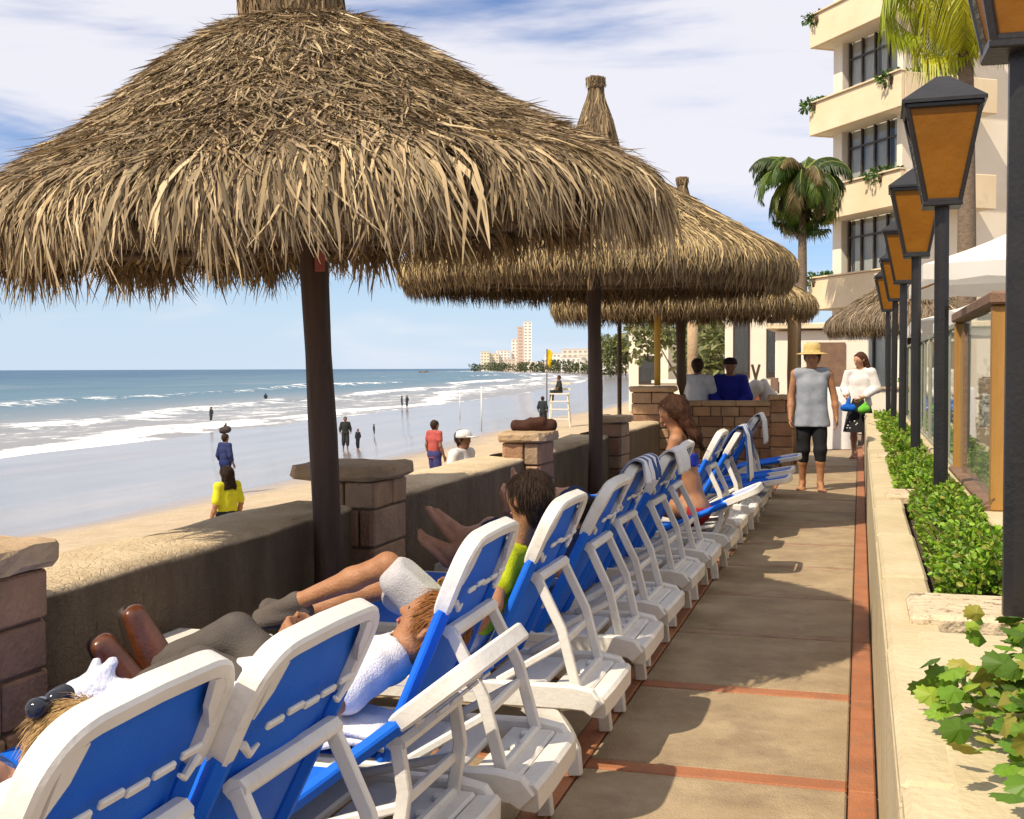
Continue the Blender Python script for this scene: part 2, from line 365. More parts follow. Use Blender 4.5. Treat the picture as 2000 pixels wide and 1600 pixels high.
for i in range(-4, 16):
    ya, yb = Y0+i*PITCH+.055, Y0+(i+1)*PITCH-.055
    piece('concrete_panel', -.985, -.032, ya, yb, .012, M_panel, walk); piece('concrete_panel', -1.87, -1.085, ya, yb, .012, M_panel, walk); piece('concrete_panel', -2.72, -1.87, ya, yb, .012, M_panel, walk)
    mt_ = M_terra if i in (-1, 0, 1) else M_worn; piece('terracotta_band', -.985, -.032, ya-.11, ya, .014, mt_, walk); piece('terracotta_band', -2.72, -1.085, ya-.11, ya, .014, mt_, walk)
    for x0, x1 in ((-1.085, -.985), (-.032, .064)): piece('terracotta_band', x0, x1, ya-.11, yb, .016, M_terra, walk, .002)
# --- sea wall, in lengths between the pillars
m, b, n, l, noise, rg, mth, mx, mapv = nmat('sea wall render')
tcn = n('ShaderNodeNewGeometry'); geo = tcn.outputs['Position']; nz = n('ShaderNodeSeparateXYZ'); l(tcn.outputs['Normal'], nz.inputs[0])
v = n('ShaderNodeTexVoronoi', feature='DISTANCE_TO_EDGE'); v.inputs['Scale'].default_value = 30; wv = n('ShaderNodeVectorMath', operation='ADD'); l(geo, wv.inputs[0])
nn = n('ShaderNodeTexNoise'); nn.inputs['Scale'].default_value = 7; l(geo, nn.inputs['Vector']); sc3 = n('ShaderNodeVectorMath', operation='SCALE'); sc3.inputs['Scale'].default_value = .12; l(nn.outputs['Color'], sc3.inputs[0]); l(sc3.outputs[0], wv.inputs[1]); l(wv.outputs[0], v.inputs['Vector'])
crack = rg(v.outputs['Distance'], 0, .07, 1, 0)
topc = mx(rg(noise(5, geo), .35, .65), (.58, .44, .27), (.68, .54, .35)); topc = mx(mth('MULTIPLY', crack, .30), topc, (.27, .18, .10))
sidec = mx(rg(noise(3, mapv(geo, (1, 1, .35)), 8, .7), .35, .7), (.095, .063, .036), (.165, .115, .068)); sidec = mx(rg(noise(14, mapv(geo, (1, 1, .2)), 6, .7), .58, .75), sidec, (.05, .034, .022))  # brown stained sides, colour also lowered to deepen their shade
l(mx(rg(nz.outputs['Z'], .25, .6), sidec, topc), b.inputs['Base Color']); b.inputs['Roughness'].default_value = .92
bp = n('ShaderNodeBump'); bp.inputs['Distance'].default_value = .02; bp.inputs['Strength'].default_value = .8
l(mth('SUBTRACT', mth('ADD', noise(25, geo, 6, .7), mth('MULTIPLY', noise(5, geo), .8)), mth('MULTIPLY', crack, .25)), bp.inputs['Height']); l(bp.outputs[0], b.inputs['Normal'])
M_wall = m
PIL = [-.75, 2.80, 6.0, 9.5, 13.0, 16.5]
secw = [(-2.70, -.3), (-2.70, .69), (-2.706, .725), (-2.73, .745), (-2.85, .752), (-3.05, .752), (-3.15, .742), (-3.17, .70), (-3.17, -2.2)]
wl = ['nearest stretch of brown sea wall with cracked sandy top, left of the first pillar', 'brown sea wall with sandy cracked top behind the brown shoes and nearest post', 'brown sea wall behind the bare feet between second and third pillar', 'brown sea wall just beyond the third pillar', 'farthest short stretch of sea wall before the corner pillar']
for i in range(5):
    ya, yb = PIL[i]+.44, PIL[i+1]+.03; n_ = 14; V = []; Fq = []; yo = (ya+yb)/2; k = len(secw)
    for j in range(n_+1):
        y = ya+(yb-ya)*j/n_
        V += [(x+2.9+.006*math.sin(y*9+q), y-yo, z+(.008*math.sin(y*5+q*2) if z > .5 else 0)) for q, (x, z) in enumerate(secw)]
    for j in range(n_): Fq += [(j*k+q, j*k+q+1, (j+1)*k+q+1, (j+1)*k+q) for q in range(k-1)]
    Fq += [tuple(range(k)), tuple(n_*k+q for q in range(k))[::-1]]
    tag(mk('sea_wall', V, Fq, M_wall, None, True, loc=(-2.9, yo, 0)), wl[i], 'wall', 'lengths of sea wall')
# --- stone pillars
M_stone = [mat('pillar stone %d' % i, c, tuple(x*.72 for x in c), 6, .88, .6, 45) for i, c in enumerate([(.34, .19, .11), (.42, .26, .15), (.26, .145, .09), (.38, .25, .155)])]
M_mort = mat('dark mortar', (.12, .08, .055), (.17, .12, .08), 12, .95)
M_cap = mat('pillar cap stone', (.44, .31, .19), (.35, .24, .14), 5, .88, .7, 30, dirt=((.17, .11, .07), 6, .58, .8))
def stones(parent, x0, x1, y0, y1, z0, z1, rows, cols, faces, proud=.012, seed=0):
    rn = random.Random(seed)
    zs = [z0+(z1-z0)*i/rows+(rn.uniform(-.02, .02) if 0 < i < rows else 0) for i in range(rows+1)]
    for r in range(rows):
        for f in faces:
            L_ = (x1-x0) if f in 'ns' else (y1-y0); nc = max(1, cols[f]+rn.choice((0, 0, 1)))
            cut = [0]+sorted((i+rn.uniform(-.22, .22)+(.3 if r % 2 else 0))/nc for i in range(1, nc))+[1]; cut = [min(max(c, 0), 1) for c in cut]
            for a, c in zip(cut, cut[1:]):
                w = (c-a)*L_-.012
                if w < .03: continue
                d = proud+rn.uniform(-.004, .007); h = zs[r+1]-zs[r]-.012; u = (a+c)/2*L_; zc = (zs[r]+zs[r+1])/2; mm = rn.choice(M_stone)
                if f == 'n': o = MB().box((0, 0, 0), (w, .06, h), bev=.009); lc = (x0+u, y0+.03-d, zc)
                elif f == 's': o = MB().box((0, 0, 0), (w, .06, h), bev=.009); lc = (x0+u, y1-.03+d, zc)
                elif f == 'e': o = MB().box((0, 0, 0), (.06, w, h), bev=.009); lc = (x1-.03+d, y0+u, zc)
                else: o = MB().box((0, 0, 0), (.06, w, h), bev=.009); lc = (x0+.03-d, y0+u, zc)
                s_ = o.build('stone', mm, parent); s_.location = lc; s_.rotation_euler = (rn.gauss(0, .012), rn.gauss(0, .012), rn.gauss(0, .01))
def capstone(parent, x0, x1, y0, y1, z0, z1, seed=0):
    rn = random.Random(seed); nx = 9; V = []; cx, cy = (x0+x1)/2, (y0+y1)/2; ring = []
    for i in range(28):
        a = 2*math.pi*i/28; ca, sa = math.cos(a), math.sin(a); s = 1/max(abs(ca), abs(sa)); q = .86+.14*min(1, (s-1)/.1) if s < 1.1 else 1
        ring.append(((x1-x0)/2*ca*min(s, 1.32), (y1-y0)/2*sa*min(s, 1.32)))
    for fz, sc_ in ((z0, .93), (z0+.018, 1), (z1-.02, 1), (z1, .95)):
        V += [(cx+x*sc_+rn.gauss(0, .005), cy+y*sc_+rn.gauss(0, .005), fz+rn.gauss(0, .003)) for x, y in ring]
    F = [(j*28+i, j*28+(i+1) % 28, (j+1)*28+(i+1) % 28, (j+1)*28+i) for j in range(3) for i in range(28)]+[tuple(range(28))[::-1], tuple(84+i for i in range(28))]
    return mk('cap', V, F, M_cap, parent)
pl = ['stone pillar at the near end of the wall', 'stone pillar with flat cap at the left edge below the sea', 'stone pillar with thick overhanging cap just behind the nearest umbrella post', 'stone pillar with a cloth bundle on its flat cap', 'small stone pillar just right of the second umbrella post', 'taller stone corner pillar carrying a yellow post']
for i, y in enumerate(PIL):
    if i == 0: continue
    p = thing('stone_pillar', pl[i], 'pillar', (-2.74, y+.235, 0), 0, 'stone pillars along the sea wall')
    zt = (.86 if i == 1 else .88) if i < 5 else 1.16; x0, x1 = -.145, .165
    if i == 5: x0 = -.36
    MB().box(((x0+x1)/2, 0, zt/2-.6), (x1-x0-.02, .44, zt+1.2)).build('core', M_mort, p)
    stones(p, x0, x1, -.235, .235, .0, zt-.005, 5 if i < 5 else 7, {'n': 1, 'e': 1, 's': 1, 'w': 1}, 'nesw', .012, 20+i)
    capstone(p, x0-(.2 if i == 2 else .05), x1+.055, -.29, .29, zt, zt+.078, i)
# --- cross wall at the end of the row of loungers
cw = thing('stone_cross_wall', 'low cross wall of coursed tan stone with flat coping beyond the loungers', 'wall', (-2.0, 17.6, 0))
MB().box((0, .1, .37), (1.5, .26, 1.2)).build('core', M_mort, cw)
stones(cw, -.75, .75, -.04, .24, .0, .93, 6, {'n': 6, 'e': 1}, 'n', .012, 3)
for k in range(3):
    o = MB().box((0, 0, 0), (.496, .36, .075), bev=.012).build('coping_stone', M_cap, cw); o.location = (-.5+.5*k, .1, .97+.002*k)
p = thing('stone_pillar', 'tan stone pier ending the cross wall beside the walking man', 'pillar', (-1.1, 17.7, 0))
MB().box((0, 0, .5), (.28, .32, 1.06)).build('core', M_mort, p); stones(p, -.15, .15, -.17, .17, 0, 1.03, 6, {'n': 1, 'e': 1, 'w': 1}, 'new', .012, 9); capstone(p, -.2, .2, -.22, .22, 1.03, 1.1, 9)
# --- planter along the right side
M_plant = mat('cream planter render', (.46, .37, .22), (.54, .45, .29), 3, .85, .35, 40, dirt=((.36, .27, .16), 7, .6, .85))
M_rough = mat('rough coral stone', (.50, .39, .25), (.58, .47, .32), 6, .9, .9, 28, dirt=((.20, .14, .09), 22, .55, .62))
M_soil = mat('soil', (.06, .04, .025), (.10, .07, .045), 12, .95, .6, 40)
pw = thing('planter_wall', 'long cream rendered planter wall along the right edge of the walkway', 'planter', (.13, 10, 0))
for k in range(17):
    y = 1.6+1.07*k; o = MB().box((0, 0, 0), (.112, 1.066, .74), bev=.008).build('front_panel', M_plant, pw); o.location = (-.004, y-10, .37)
    o = MB().box((0, 0, 0), (.15, 1.062, .05), bev=.012).build('coping', M_plant, pw); o.location = (.022+random.gauss(0, .002), y-10, .752+random.gauss(0, .002))
for k in range(17): o = MB().box((0, 0, 0), (.12, 1.066, .84), bev=.01).build('back_panel', M_plant, pw); o.location = (.47, 1.6+1.07*k-10, .42)
LAMPY = [3.55, 6.8, 9.85, 12.95, 16.3, 19.3]
for k, y in enumerate(LAMPY[:5]): o = MB().box((0, 0, 0), (.42, .36, .06), bev=.014).build('divider_stone', M_rough, pw); o.location = (.22, y+.12-10, .772)
MB().box((.27, 0, .33), (.36, 18.4, .66)).build('soil', M_soil, pw)

o = MB().box((0, 0, 0), (.385, 1.44, .05), bev=.012).build('ledge', M_plant, pw); o.location = (.215, 2.66-10, .756)
# ================================================================== PALAPAS
M_thatch = mat('dry palm thatch', (1, 1, 1), None, rough=.75, spec=.25, attr=True)
M_under = mat('thatch underlay', (.075, .05, .028), (.13, .09, .05), 14, .95, 1, 40, stretch=(1, 1, .4))
M_post = mat('dark stained palm post', (.040, .020, .012), (.075, .040, .024), 9, .6, .8, 30, stretch=(1, 1, .12))
M_beam = mat('rafter pole', (.06, .035, .02), (.11, .07, .04), 8, .8, .5, 30)
def strips(n, prof, s0r, lr, w0, lift, seed, pal, M=3, o0=(.0, .05), drift=.25, tilt=0, hang=1.0, phi=None, curl=0, smax=None):
    rn = np.random.default_rng(seed); P = np.array(prof, float); ds = np.hypot(*np.diff(P, axis=0).T); S = np.concatenate([[0], np.cumsum(ds)])
    s0 = rn.uniform(*s0r, n) if not callable(s0r) else np.maximum(0, s0r(rn, n)); Ln = rn.uniform(*lr, n); ph = rn.uniform(0, 2*np.pi, n) if phi is None else phi(rn, n)
    Ln = Ln if smax is None else np.maximum(.06, np.minimum(Ln, S[-1]+rn.uniform(smax[0], smax[1], n)+(.085*np.sin(ph*9+1)*np.sin(ph*23+1)+.045*np.sin(ph*47)-.02 if len(smax) > 2 else 0)-s0)); dph = rn.normal(0, drift, n); off = rn.uniform(*o0, n); lf = np.abs(rn.normal(0, lift, n)); W = w0*rn.uniform(.55, 1.35, n); tw = rn.normal(0, .55, n); wig = rn.normal(0, .012, n)
    T = np.linspace(0, 1, M+1)[None, :]; s = s0[:, None]+Ln[:, None]*T
    r = np.interp(s, S, P[:, 0]); z = np.interp(s, S, P[:, 1])-np.maximum(0, s-S[-1])*hang
    e = .02; tr = (np.interp(s+e, S, P[:, 0])-np.interp(s-e, S, P[:, 0])); tz = np.interp(s+e, S, P[:, 1])-np.interp(s-e, S, P[:, 1])
    tz = np.where(s > S[-1]-.01, tz-.02, tz); ln = np.hypot(tr, tz)+1e-9; tr /= ln; tz /= ln; nr, nz = -tz, tr
    o = off[:, None]+lf[:, None]*T**1.6-curl*T**3*np.abs(rn.normal(1, .5, n))[:, None]
    rr = r+nr*o; zz = z+nz*o; a = ph[:, None]+dph[:, None]*T*Ln[:, None]/np.maximum(rr, .15)+wig[:, None]*np.sin(T*5+ph[:, None]*9)/np.maximum(rr, .2)*2
    c = np.stack([rr*np.cos(a), rr*np.sin(a), zz], -1)
    sd_ = np.stack([-np.sin(a), np.cos(a), np.zeros_like(a)], -1); nv = np.stack([nr*np.cos(a), nr*np.sin(a), nz], -1)
    sv = sd_*np.cos(tw)[:, None, None]+nv*np.sin(tw)[:, None, None]
    w = (W[:, None]*(.75+.5*T)*(1-.93*T**2.2))[..., None]*.5
    V = np.stack([c-sv*w, c+sv*w], 2)                                    # n, M+1, 2, 3
    pal = np.array(pal); cc = pal[rn.integers(0, len(pal), n)]*rn.uniform(.5, 1.3, (n, 1)); C = np.repeat(cc[:, None, :], (M+1)*2, 1)
    I = np.arange(n*(M+1)*2).reshape(n, M+1, 2); Q = np.stack([I[:, :-1, 0], I[:, :-1, 1], I[:, 1:, 1], I[:, 1:, 0]], -1).reshape(-1, 4)
    return V.reshape(-1, 3), Q, C.reshape(-1, 3)
def cat_(L_):
    V = []; Q = []; C = []; k = 0
    for v, q, c in L_: V.append(v); Q.append(q+k); C.append(c); k += len(v)
    return np.concatenate(V), np.concatenate(Q), np.concatenate(C)
GREY = [(.25, .175, .10), (.19, .135, .08), (.31, .22, .125), (.14, .10, .062), (.40, .295, .16)]
GOLD = [(.46, .345, .20), (.38, .28, .165), (.54, .425, .26), (.31, .23, .135), (.23, .165, .095), (.48, .36, .20)]
PALE = [(.52, .385, .19), (.58, .44, .23), (.42, .305, .15), (.47, .36, .19), (.32, .23, .12)]
def plen(prof):
    P = np.array(prof); return float(np.hypot(*np.diff(P, axis=0).T).sum())
def palapa(name, label, base, axis, prof, fin, dens, tidy, seed, tiltx=0, leaves=0, oldness=1.0, irim=6, tilty=0, grey=False):
    root = thing(name, label, 'palapa', (base[0], base[1], 0), 0, 'thatched palapa umbrellas')
    dx, dy = axis[0]-base[0], axis[1]-base[1]; T = Matrix.Translation((dx, dy, 0)) @ Matrix.Translation((0, 0, 2.4)) @ Matrix.Rotation(tiltx, 4, 'X') @ Matrix.Rotation(tilty, 4, 'Y') @ Matrix.Translation((0, 0, -2.4))
    T_ = np.array(T)
    def tf(V): V = np.asarray(V, float); return V@T_[:3, :3].T+T_[:3, 3]
    ztop = prof[0][1]; pth = [(dx*t+.012*math.sin(t*7), dy*t, -.05+(ztop+.1)*t) for t in np.linspace(0, 1, 9)]
    MB().tube(pth, [.074-.010*t+.004*math.sin(t*23) for t in np.linspace(0, 1, 9)], 14).build('post', M_post, root, True)
    S = plen(prof)
    core = [(q[0]-.05 if i else q[0], q[1]-.05) for i, q in enumerate(prof[:irim+1])]
    mb = MB().lathe(core+[(core[-1][0]-.07, core[-1][1]-.05)]+[(max(q[0]-.13, .02), q[1]-.13) for q in core[:-1][::-1]], 40, cap=False); mb.V = [tuple(v) for v in tf(mb.V)]; mb.build('underlay', M_under, root, True)
    ra = np.array(core)
    for k in range(8):                                                     # rafters under the thatch
        a = 2*math.pi*(k+.3)/8; p = [tf([[r*math.cos(a), r*math.sin(a), z-.16]])[0] for r, z in core[1:irim]]
        MB().tube([tuple(v) for v in p], .032, 7).build('rafter', M_beam, root, True)
    rr, rz = core[irim-1]; ring = [tuple(v) for v in tf([[ (rr-.12)*math.cos(2*math.pi*i/24), (rr-.12)*math.sin(2*math.pi*i/24), rz-.13] for i in range(24)])]
    MB().tube(ring, .028, 6, closed=True).build('ring_beam', M_beam, root, True)
    S_rim = plen(prof[:irim+1]); mid = GREY if oldness else PALE
    L_ = []
    n = int(15000*dens)
    PL = ([(.30, .235, .165), (.25, .195, .14), (.36, .28, .19)] if grey else PALE)
    if tidy:
        L_.append(strips(int(n*1.3), prof, (.0, S_rim-.1), (.14, .34), .015, .012, seed, PL+GREY[:3], 3, (.0, .03), .12))
        L_.append(strips(int(n*.9), prof, (S_rim-.45, S_rim-.02), (.30, .60), .016, .016, seed+1, PL+GREY[:2], 4, (-.02, .035), .16, smax=(-.24, -.09)))
        L_.append(strips(int(n*.7), prof, (S_rim-.15, S_rim+.1), (.2, .42), .016, .012, seed+2, [(.22, .15, .08), (.30, .21, .11), (.16, .11, .06)], 4, (-.09, .0), .16, smax=(-.08, .05)))  # dark inner strips: shade of the rim's underside put into their colour
    else:
        rows = lambda rn, m: np.floor(rn.uniform(0, S_rim-.12, m)/.145)*.145+rn.normal(0, .022, m)
        L_.append(strips(int(n*1.3), prof, rows, (.12, .26), .0125, .022, seed, GREY+[(.46, .34, .20)], 3, (.0, .05), .45))
        L_.append(strips(int(n*.55), prof, (.0, S_rim-.25), (.06, .20), .008, .026, seed+5, GREY+[(.14, .10, .06)], 3, (.0, .055), 1.5))
        L_.append(strips(int(n*.22), prof, (.0, .6), (.12, .34), .013, .02, seed+6, GOLD+GREY[:2], 3, (.02, .055), .2))
        L_.append(strips(int(n*.50), prof, (S_rim-.75, S_rim-.15), (.14, .36), .012, .04, seed+3, GOLD[:1]+GREY, 4, (.01, .06), .35, curl=.02, smax=(-.2, -.05)))
        cl = np.random.default_rng(seed+40).uniform(0, 2*np.pi, 130)
        L_.append(strips(int(n*.42), prof, (S_rim-.38, S_rim-.02), (.38, .70), .018, .03, seed+4, GOLD, 5, (-.03, .045), .22, phi=lambda rn, m: cl[rn.integers(0, 130, m)]+rn.normal(0, .016, m), smax=(-.18, .13, 1)))
        L_.append(strips(int(n*.16), prof, (S_rim-.3, S_rim-.02), (.30, .60), .022, .03, seed+7, [(.25, .17, .09), (.33, .23, .12), (.16, .11, .06)], 4, (-.17, -.02), .25, smax=(-.18, .09, 1)))  # dark strips behind the fringe, shade between the clumps painted in
    V, Q, C = cat_(L_); o = mk('thatch', tf(V), Q, M_thatch, root, False, C); tag(o, 'layered dry palm strips', kind='stuff')
    if leaves:                                                             # the long single leaves of the fringe
        rn = np.random.default_rng(seed+99); a0 = rn.uniform(0, 2*np.pi, leaves)
        for k in range(leaves):
            v, q, c = strips(1, prof, (S_rim-.30, S_rim-.05), (.46, .78), .026, .045, seed*1000+k, GOLD, 5, (.02, .06), .2, smax=(-.06, .20, 1), phi=lambda r_, m_: np.array([a0[k]]))
            v = tf(v); ctr = v.mean(0); lf = mk('thatch_leaf', v-ctr, q, M_thatch, root, False, c, loc=tuple(ctr))
    if fin:
        F_ = np.array(fin); mb = MB().lathe([(max(r-.02, .01), z) for r, z in fin], 18); mb.V = [tuple(v) for v in tf(mb.V)]; fo = mb.build('finial', M_under, root, True)
        rev = [(r, z) for r, z in fin[::-1]]; sf = plen(rev); v, q, c = strips(int(1500*max(dens, .4)), rev, (0, sf-.12), (.15, .4), .02, .006, seed+8, GREY[:3]+[(.34, .25, .14)], 3, (.0, .012), .08)
        v2, q2, c2 = strips(120, [(r*1.05, z) for r, z in rev], (0, .05), (.05, .12), .02, .02, seed+9, GREY, 2, (0, .012), .05)
        V, Q, C = cat_([(v, q, c), (v2, q2, c2)]); tag(mk('finial_thatch', tf(V), Q, M_thatch, fo, False, C), kind='stuff')
        rz_ = fin[-2][1]; rr_ = fin[-2][0]+.014; MB().tube([tuple(x) for x in tf([[rr_*math.cos(2*math.pi*i/16), rr_*math.sin(2*math.pi*i/16), rz_] for i in range(16)])], .014, 6, closed=True).build('binding', M_beam, fo, True)
    return root
PR1 = [(.24, 3.16), (.40, 3.10), (.62, 2.97), (.92, 2.74), (1.20, 2.54), (1.47, 2.38), (1.64, 2.28), (1.72, 2.18), (1.73, 2.06)]
p1 = palapa('palapa', 'shaggy weathered thatch umbrella on a dark post, largest and nearest', (-2.56, 5.4), (-2.64, 5.38), PR1, [(.25, 3.10), (.24, 3.40), (.21, 3.65), (.13, 3.95), (.06, 4.12), (.08, 4.3)], 2.2, False, 11, R(4.0), 280, tilty=R(-3.6))
PR2 = [(.20, 3.50), (.40, 3.38), (.8, 3.14), (1.2, 2.90), (1.55, 2.69), (1.76, 2.57), (1.86, 2.47), (1.88, 2.35), (1.82, 2.18)]
FN2 = [(.25, 3.42), (.22, 3.62), (.165, 3.84), (.10, 4.02), (.065, 4.14), (.055, 4.19), (.085, 4.30)]
p2 = palapa('palapa', 'trimmed golden thatch umbrella with tall bound finial, second in the row', (-2.47, 11.16), (-2.46, 11.2), PR2, FN2, 1.0, True, 23)
p3_ = palapa('palapa', 'pale straw thatch umbrella over the cross wall, third in the row', (-2.5, 17.1), (-2.48, 17.1), [(r, z-.05) for r, z in PR2], [(r, z-.05) for r, z in FN2], .45, True, 37)
p4 = palapa('palapa', 'grey thatch umbrella on the hotel side behind the lamp posts', (.95, 24.2), (.95, 24.2), [(r*.86, z-.12) for r, z in PR2], None, .4, True, 51, grey=True)
M_red = mat('faded red board', (.36, .10, .07), (.28, .08, .06), 8, .7)
o = MB().box((0, 0, 0), (.05, .012, .1), bev=.003).build('notice_plate', M_red, p1); o.location = (.005, -.085, 2.03); o.rotation_euler = (0, 0, R(25))
# ================================================================== LAMP POSTS
M_iron = mat('black painted iron', (.010, .009, .010), (.017, .015, .015), 8, .38, .15, 60, spec=.5)
M_amber = mat('amber lantern glass', (.34, .13, .004), (.28, .105, .003), 3, .42, .25, 14, spec=.5, coat=.0)
def lamp(y, label):
    root = thing('lamp_post', label, 'lamp post', (.425, y, .66), random.gauss(0, .03), 'black lantern posts in the planter'); zb = 2.36-.66
    MB().sweep([(0, 0, 0), (0, 0, zb)], rsec(.074, .074, .3), up=(0, 1, 0)).build('pole', M_iron, root)
    MB().box((0, 0, .012), (.16, .16, .024), bev=.006).build('base_plate', M_iron, root)
    b, t, h = .086, .184, .52
    fr = MB().box((0, 0, zb+.012), (2*b+.03, 2*b+.03, .024), bev=.005)
    for sx in (-1, 1):
        for sy in (-1, 1): fr.sweep([(sx*b, sy*b, zb+.02), (sx*t, sy*t, zb+h)], rsec(.024, .024), up=(0, 1, 0))
    for sg in (-1, 1):
        fr.sweep([(-t, sg*t, zb+h), (t, sg*t, zb+h)], rsec(.03, .03)); fr.sweep([(sg*t, -t, zb+h+.001), (sg*t, t, zb+h+.001)], rsec(.03, .03))
        fr.sweep([(-b, sg*b, zb+.03), (b, sg*b, zb+.03)], rsec(.022, .022)); fr.sweep([(sg*b, -b, zb+.031), (sg*b, b, zb+.031)], rsec(.022, .022))
    lan = fr.build('lantern_frame', M_iron, root)
    for k in range(4):
        mm = Matrix.Rotation(k*math.pi/2, 4, 'Z'); q = .006
        V = [(-b+q, -b+q, zb+.03), (b-q, -b+q, zb+.03), (t-q, -t+q, zb+h-.01), (-t+q, -t+q, zb+h-.01)]; V = V+[(x, y_+.005, z) for x, y_, z in V]
        mk('pane', [mm @ Vector(v) for v in V], [(0, 1, 2, 3), (7, 6, 5, 4), (0, 4, 5, 1), (1, 5, 6, 2), (2, 6, 7, 3), (3, 7, 4, 0)], M_amber, lan)
    e = t+.028; z1 = zb+h+.012; rf = MB().add([(-e, -e, z1), (e, -e, z1), (e, e, z1), (-e, e, z1), (-e, -e, z1+.018), (e, -e, z1+.018), (e, e, z1+.018), (-e, e, z1+.018), (-.035, -.035, z1+.165), (.035, -.035, z1+.165), (.035, .035, z1+.165), (-.035, .035, z1+.165)],
        [(3, 2, 1, 0), (0, 1, 5, 4), (1, 2, 6, 5), (2, 3, 7, 6), (3, 0, 4, 7), (4, 5, 9, 8), (5, 6, 10, 9), (6, 7, 11, 10), (7, 4, 8, 11), (8, 9, 10, 11)])
    rf.build('lantern_roof', M_iron, root)
    root.rotation_euler = (random.gauss(0, .004), random.gauss(0, .004), random.gauss(0, .03))
    return root
for y, lb in zip(LAMPY, ['nearest black lamp post, cut off by the right edge, with amber lantern', 'black lamp post with the largest wholly visible amber lantern', 'black lamp post with amber lantern, third from the right edge', 'black lamp post with amber lantern, fourth from the right edge', 'black lamp post, fifth from the right edge, lantern partly hidden', 'farthest black lamp post of the row, narrow amber lantern']): lamp(y, lb)
# ================================================================== SHRUBS in the planter
M_leaf = mat('leaf green', (1, 1, 1), None, rough=.45, spec=.35, attr=True)
_b = M_leaf.node_tree.nodes['Principled BSDF']; _b.inputs['Subsurface Weight'].default_value = 0
def add_translucent(m, f=.35):
    t = m.node_tree; b = t.nodes['Principled BSDF']; o = t.nodes['Material Output']; tr = t.nodes.new('ShaderNodeBsdfTranslucent'); ms = t.nodes.new('ShaderNodeMixShader'); ms.inputs[0].default_value = f
    lk = b.inputs['Base Color'].links
    if lk: t.links.new(lk[0].from_socket, tr.inputs[0])
    t.links.new(b.outputs[0], ms.inputs[1]); t.links.new(tr.outputs[0], ms.inputs[2]); t.links.new(ms.outputs[0], o.inputs[0])
add_translucent(M_leaf, .3); add_translucent(M_thatch, .12); add_translucent(M_amber, .3)
LEAF = np.array([(0, 0, 0), (-.32, .35, .04), (0, .38, -.03), (.32, .35, .04), (-.26, .72, .02), (0, .74, -.05), (.26, .72, .02), (0, 1.05, -.14)])
LQ = np.array([(0, 2, 1, 1), (0, 3, 2, 2), (1, 2, 5, 4), (2, 3, 6, 5), (4, 5, 7, 7), (5, 6, 7, 7)])
def rotz_dir(D, rn):
    """frames with y along D"""
    D = D/np.linalg.norm(D, axis=1, keepdims=True); r = rn.normal(size=D.shape)+np.array([0, 0, .01]); x = np.cross(D, r); x /= np.linalg.norm(x, axis=1, keepdims=True)+1e-9; z = np.cross(x, D); fl = z[:, 2] < 0; z[fl] *= -1; x[fl] *= -1
    return x, D, z
def leaves(P, D, size, rn, pal, shape=LEAF, lq=LQ):
    n = len(P); x, y, z = rotz_dir(D, rn); s = size*rn.uniform(.6, 1.3, n); T = shape[None]*s[:, None, None]
    V = P[:, None]+T[..., 0:1]*x[:, None]+T[..., 1:2]*y[:, None]+T[..., 2:3]*z[:, None]; k = len(shape)
    Q = (np.arange(n)[:, None, None]*k+lq[None]).reshape(-1, 4); pal = np.array(pal); C = pal[rn.integers(0, len(pal), n)]*rn.uniform(.7, 1.3, (n, 1))
    return V.reshape(-1, 3), Q, np.repeat(C, k, 0)
def tri_fix(name, V, Q, C, m, parent, loc=None):
    F = [tuple(dict.fromkeys(q)) for q in Q.tolist()]; o = mk(name, V, F, m, parent, False, C, loc=loc); return o
GRN = [(.11, .23, .012), (.17, .32, .02), (.07, .15, .01), (.28, .43, .05), (.21, .34, .018), (.26, .26, .04)]
def shrub(x0, x1, y0, y1, z0, h, n, size, label, seed, over=.05):
    rn = np.random.default_rng(seed); c = np.array([(x0+x1)/2, (y0+y1)/2, z0]); root = thing('planter_shrub', label, 'shrub', tuple(c), 0, 'low shrubs in the planter')
    u = rn.uniform(-1, 1, (n, 2)); zz = rn.uniform(.1, 1, n)**.55
    bx = (x1-x0)/2+over*zz; by = (y1-y0)/2; lump = .42+.58*(.5+.5*np.sin(u[:, 1]*by*11+seed)*np.cos(u[:, 0]*6+seed*2+u[:, 1]*by*5))
    P = np.stack([u[:, 0]*bx*(.8+.2*lump), u[:, 1]*by, zz*h*lump*(1-.35*np.abs(u[:, 0])**3)], 1)
    D = np.stack([u[:, 0]*.9+rn.normal(0, .6, n), rn.normal(0, .7, n), rn.uniform(-.1, 1.1, n)], 1)
    V, Q, C = leaves(P, D, size, rn, GRN); o = tri_fix('foliage', V, Q, C, M_leaf, root); tag(o, kind='stuff')
    st = MB()
    for k in range(max(4, int((y1-y0)*6))):
        x, y = rn.uniform(-.1, .1), rn.uniform(-by, by)*.9; st.tube([(x, y, -.02), (x+rn.normal(0, .03), y, h*.5), (x*2+rn.normal(0, .05), y+rn.normal(0, .05), h*.85)], [.006, .004, .002], 5)
    tag(st.build('stems', mat('stem', (.08, .07, .03), (.12, .1, .05), 9, .8), root), kind='stuff')
    return root
shrub(.25, .54, 3.95, 6.5, .72, .215, 17000, .024, 'dense bright green low shrub bed nearest behind the rough stone divider', 3, .0)
shrub(.22, .53, 7.15, 9.55, .72, .17, 10000, .027, 'green low shrub bed between the second and third lamp posts', 4, .02)
shrub(.24, .52, 10.3, 12.6, .72, .155, 4800, .036, 'green low shrub bed between the third and fourth lamp posts', 5, .02)
shrub(.24, .52, 13.4, 15.9, .72, .15, 1800, .05, 'green low shrub bed between the fourth and fifth lamp posts', 6, .02)
